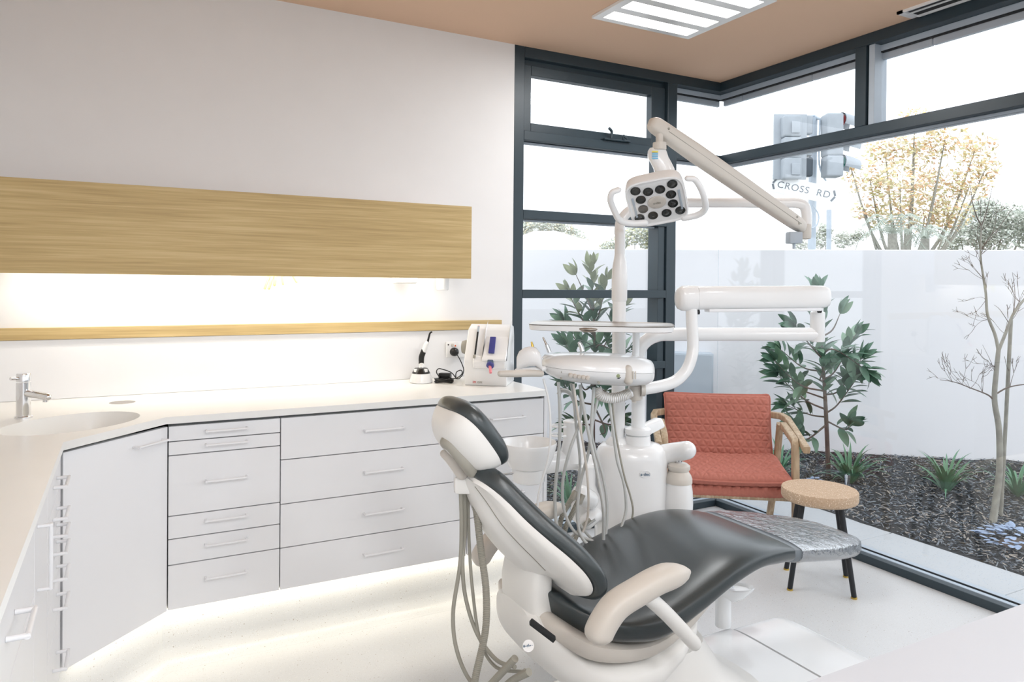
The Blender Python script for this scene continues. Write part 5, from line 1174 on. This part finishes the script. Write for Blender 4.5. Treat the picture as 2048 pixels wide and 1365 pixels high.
# ------------------------------------------------------------------ beyond the wall
ts = thing('traffic_signal', 'grey traffic signal heads on a pole seen from behind', 'traffic signal', D(1626, 576, 11.6) * V(1, 1, 0).length * 0 + V(D(1626, 576, 11.6).x, D(1626, 576, 11.6).y, 0))
M_tl = mat('signal_grey', (168, 174, 180), .55, var=.06); M_tld = mat('signal_dark', (70, 78, 86), .5)
P_ = lambda u, v, d=11.6: D(u, v, d)
b = B(); c = P_(1626, 300); tube(b, [V(c.x, c.y, -.1), V(c.x, c.y, P_(1626, 236).z)], .062, 18, 0); part('pole', b, M_framegrey, ts)
def rrect(bm, c, w_, h_, d_, r): obox(bm, c, RV, FV, UP, w_, d_, h_, r, 3)
b = B(); rrect(b, P_(1580, 294, 11.3), .52, 1.02, .03, .014); part('backing_board', b, M_tl, ts)
for k, v in enumerate((254, 297, 338)):
    b = B(); rrect(b, P_(1582, v, 11.2), .27, .325, .20, .03); bd_ = part('signal_housing', b, M_tl, ts)
    b = B(); rrect(b, P_(1592, v, 11.08), .13, .18, .02, .008); part('rear_door', b, M_tl, bd_)
    b = B(); rrect(b, P_(1610, v - 3, 11.4), .20, .30, .16, .03); part('side_housing', b, M_tld if k == 2 else M_tl, ts)
    b = B(); rrect(b, P_(1664, v - 4, 11.3), .26, .325, .26, .03); h_ = part('signal_housing', b, M_tl, ts)
    b = B(); cc = P_(1680, v - 12, 11.3); d1_ = (RV * .9 - UP * .16 + FV * .3).normalized()
    up_ = (UP - d1_ * UP.dot(d1_)).normalized(); sd_ = d1_.cross(up_); rings = []
    for s_, f in ((0, 1.0), (.16, 1.02), (.30, .96)): rings.append([cc + d1_ * s_ + (sd_ * math.cos(t) + up_ * math.sin(t)) * .135 * f for t in [PI * (-.15 + 1.3 * q / 12) for q in range(13)]] + [cc + d1_ * s_ + (sd_ * math.cos(t) + up_ * math.sin(t)) * .125 * f for t in [PI * (-.15 + 1.3 * q / 12) for q in range(12, -1, -1)]])
    ring_skin(b, rings, cap=False); part('visor', b, M_tl, h_)
    b = B(); lathe(b, cc, [(0, 0), (.105, 0), (.105, .02), (.06, .045), (0, .05)], 20, axis=d1_); part('lens', b, mat('signal_lens_%d' % k, ((150, 60, 60), (170, 120, 60), (60, 130, 120))[k], .2), h_)
b = B(); tube(b, [P_(1590, 238, 11.3), P_(1612, 240, 11.4), P_(1626, 232, 11.6), P_(1640, 238, 11.5), P_(1662, 234, 11.3)], .022, 8); part('top_bracket', b, M_framegrey, ts)
b = B(); tube(b, [P_(1598, 250, 11.35), P_(1596, 320, 11.35), P_(1604, 345, 11.35), P_(1618, 330, 11.4), P_(1622, 300, 11.4)], .014, 8); part('cable', b, M_framegrey, ts)
b = B(); tube(b, [P_(1640, 240, 11.4), P_(1638, 320, 11.4), P_(1645, 350, 11.4), P_(1652, 362, 11.4)], .014, 8); part('cable', b, M_framegrey, ts)
b = B(); tube(b, [P_(1625, 410, 11.4), P_(1637, 430, 11.4), P_(1634, 450, 11.4), P_(1622, 458, 11.4)], .012, 8); part('cable', b, M_framegrey, ts)
sx = (P_(1668, 392, 11.2) - P_(1544, 366, 11.5)); sx = sx.normalized(); sc_ = P_(1607, 380, 11.2)
ss = thing('street_sign', 'white street name sign reading CROSS RD below traffic signals', 'street sign', sc_)
su = (UP - sx * UP.dot(sx)).normalized(); sf = su.cross(sx).normalized()
if sf.dot(FV) > 0: sf = -sf
b = B(); obox(b, sc_, sx, sf, su, 1.02, .02, .265, .008, 2); plt_ = part('board', b, mat('sign_white', (238, 238, 236), .5), ss)
M_lt = mat('sign_grey_lettering', (110, 116, 122), .6)
textmesh('lettering', 'CROSS  RD', .145, M_lt, plt_, sc_ + sf * .012 + sx * .0, sx, su, spacing=1.12)
for sg in (-1, 1):
    b = B(); c = sc_ + sf * .014 + sx * .455 * sg
    for s2 in (-1, 1): obox(b, c + su * .045 * s2 - sx * .012 * sg, (su * s2 * .9 - sx * sg * .45).normalized(), sf, (su * s2 * .9 - sx * sg * .45).normalized().cross(sf), .085, .004, .028)
    part('chevron', b, M_lt, plt_, smooth=False)
# house roof behind the wall on the left
hs0 = D(1110, 480, 24); hr_ = thing('house', 'pale tiled hip roof of a house beyond the wall', 'house', V(hs0.x, hs0.y, 0))
M_roof = mat('pale_roof_tile', (206, 200, 196), .8, var=.05, scale=3, bump=.4, bscale=12)
def HH(u, v, d): return D(u, v, d)
b = B(); ridge0, ridge1 = D(1068, 462, 27), D(1112, 462, 27); e0, e1_, e2_, e3 = D(990, 505, 23), D(1228, 508, 23), D(1250, 503, 31), D(960, 503, 31)
q = [b.verts.new(v) for v in (ridge0, ridge1, e0, e1_, e2_, e3)]
b.faces.new((q[2], q[3], q[1], q[0])); b.faces.new((q[3], q[4], q[1])); b.faces.new((q[4], q[5], q[0], q[1])); b.faces.new((q[5], q[2], q[0])); b.faces.new((q[5], q[4], q[3], q[2]))
part('roof', b, M_roof, hr_, smooth=False)
b = B(); ctr = (e0 + e1_ + e2_ + e3) / 4; obox(b, V(ctr.x, ctr.y, e0.z / 2 - .05), RV, FV, UP, 4.6, 6.2, e0.z, .01, 1); part('walls', b, M_gwall, hr_, smooth=False)
# background trees
def cloud_tree(name, label, base, height, blobs, trunk_r, leafm, n, ls, seed, fork=None, group=None):
    """blobs: (centre offset from base, radius)"""
    r = random.Random(seed); t = thing(name, label, 'tree', base, group)
    b = B(); top = base + UP * height * .55; tube(b, [base - UP * .2, base + UP * height * .25, top], [trunk_r, trunk_r * .75, trunk_r * .4], 8, 4)
    for c, rad in blobs: tube(b, [base + UP * height * .25, base + (c * .6) + UP * .0, base + c], [trunk_r * .45, trunk_r * .25, trunk_r * .08], 5, 4)
    part('trunk', b, M_bark, t)
    vs, fs, mi = [], [], []; tot = sum(rad ** 2 for c, rad in blobs)
    for c, rad in blobs:
        for k in range(int(n * rad ** 2 / tot)):
            d = V(r.gauss(0, 1), r.gauss(0, 1), r.gauss(0, 1)).normalized() * rad * (r.random() ** .4); p = base + c + V(d.x, d.y, d.z * .8)
            a_ = V(r.uniform(-1, 1), r.uniform(-1, 1), r.uniform(-1, 1)).normalized(); bb = a_.orthogonal().normalized(); s = ls * r.uniform(.5, 1.3); n0 = len(vs)
            vs += [p - a_ * s, p + bb * s * .5, p + a_ * s, p - bb * s * .5]; fs.append((n0, n0 + 1, n0 + 2, n0 + 3)); mi.append(r.randrange(len(leafm)))
    me = bpy.data.meshes.new('foliage'); me.from_pydata([tuple(v - base) for v in vs], [], fs)
    for m_ in leafm: me.materials.append(m_)
    me.polygons.foreach_set('material_index', mi); me.update(); o = bpy.data.objects.new('foliage', me); C.objects.link(o); o.parent = t; o['kind'] = 'stuff'
    return t
M_aut = [mat('autumn_leaf_%d' % i, c, .7) for i, c in enumerate(((214, 192, 140), (206, 202, 156), (218, 178, 140), (230, 220, 190)))]
M_grn = [mat('far_green_%d' % i, c, .7) for i, c in enumerate(((194, 200, 186), (206, 208, 196), (218, 218, 208), (180, 188, 176)))]
def ground(u, d): q = D(u, 576, d); return V(q.x, q.y, 0)
def off(u, v, d, base): return D(u, v, d) - base
base = ground(1812, 20)
cloud_tree('autumn_tree', 'large airy autumn tree with sparse yellow leaves beyond the wall', base, 5.5,
    [(off(u, v, 20 + dd_, base), r_) for u, v, dd_, r_ in ((1830, 300, 0, .75), (1770, 300, .5, .6), (1890, 280, -.3, .6), (1950, 300, .3, .6), (1740, 360, 0, .7), (1800, 370, -.5, .8), (1870, 370, .5, .8), (1940, 370, 0, .6), (1780, 430, 0, .65), (1850, 430, .3, .8), (1900, 430, 0, .6), (1730, 420, 0, .4), (1830, 240, 0, .45), (1970, 340, 0, .4), (1700, 330, 0, .3))], .16, M_aut, 5200, .075, 1)
base = ground(1960, 26)
cloud_tree('evergreen_tree', 'dense grey-green round tree at the far right beyond the wall', base, 4, [(off(u, v, 26, base), r_) for u, v, r_ in ((1960, 440, .85), (2010, 440, .8), (1920, 470, .6), (2050, 450, .8), (1985, 475, .8), (1900, 490, .4), (2075, 480, .7), (1970, 415, .5))], .2, M_grn, 9000, .07, 2)
base = ground(1660, 22)
cloud_tree('small_tree', 'low leafy tree beyond the wall behind the signal pole', base, 3, [(off(u, v, 22, base), r_) for u, v, r_ in ((1640, 480, .35), (1690, 480, .35), (1600, 490, .25), (1650, 460, .25), (1720, 470, .25))], .08, M_grn[:3], 1500, .06, 3)
base = ground(1100, 32)
cloud_tree('eucalypt_tree', 'pale eucalypt tree behind the hip roof', base, 5, [(off(u, v, 32, base), r_) for u, v, r_ in ((1060, 455, .7), (1100, 448, .6), (1130, 462, .55), (1150, 475, .5), (1040, 470, .7), (1170, 488, .35))], .2, M_grn[:3] + M_aut[3:], 3800, .09, 4)
base = ground(1265, 22)
cloud_tree('small_tree', 'bushy olive tree beyond the wall seen between post and mullion', base, 3, [(off(u, v, 22, base), r_) for u, v, r_ in ((1270, 470, .4), (1300, 465, .4), (1240, 485, .3), (1300, 490, .3), (1215, 495, .25))], .1, M_grn[:2] + M_aut[1:2], 2400, .06, 5)
# feathery palm-like shrubs under the autumn tree
def palm(label, u, v, d, seed, s):
    r = random.Random(seed); base = ground(u, d); crown = D(u, v, d); t = thing('palm', label, 'palm', base)
    b = B(); tube(b, [base, crown], [.12, .09], 8, 0); part('trunk', b, M_bark, t)
    for k in range(14):
        a_ = k * 2.4; el = r.uniform(.1, 1.1); dr = V(math.cos(a_) * math.cos(el), math.sin(a_) * math.cos(el), math.sin(el)); b = B()
        pts = [crown, crown + dr * s * .5 + UP * .05, crown + dr * s - UP * s * .45]
        q = catmull(pts, 8)
        for i in range(1, len(q) - 1):
            tdir = (q[i + 1] - q[i - 1]).normalized(); sd_ = tdir.cross(UP).normalized()
            for sg in (-1, 1):
                e = q[i] + (sd_ * sg * .6 + tdir * .5 - UP * .35) * s * .28; vv = [b.verts.new(x) for x in (q[i] - tdir * .012, q[i] + tdir * .012, e)]; b.faces.new(vv)
        tube(b, pts, .008, 4, 4); part('frond', b, M_grn[3], t, smooth=False)
palm('spiky palm left of two under the autumn tree', 1785, 468, 15, 1, .85)
palm('smaller spiky palm right of two under the autumn tree', 1850, 478, 16, 2, .6)
# chimney-like cap and light pole
b = B(); c = ground(1658, 18); tube(b, [c, D(1658, 420, 18)], .06, 10, 0); single('light_pole', b, M_framegrey, 'thin white pole right of the signal pole beyond the wall', 'pole', base=c)
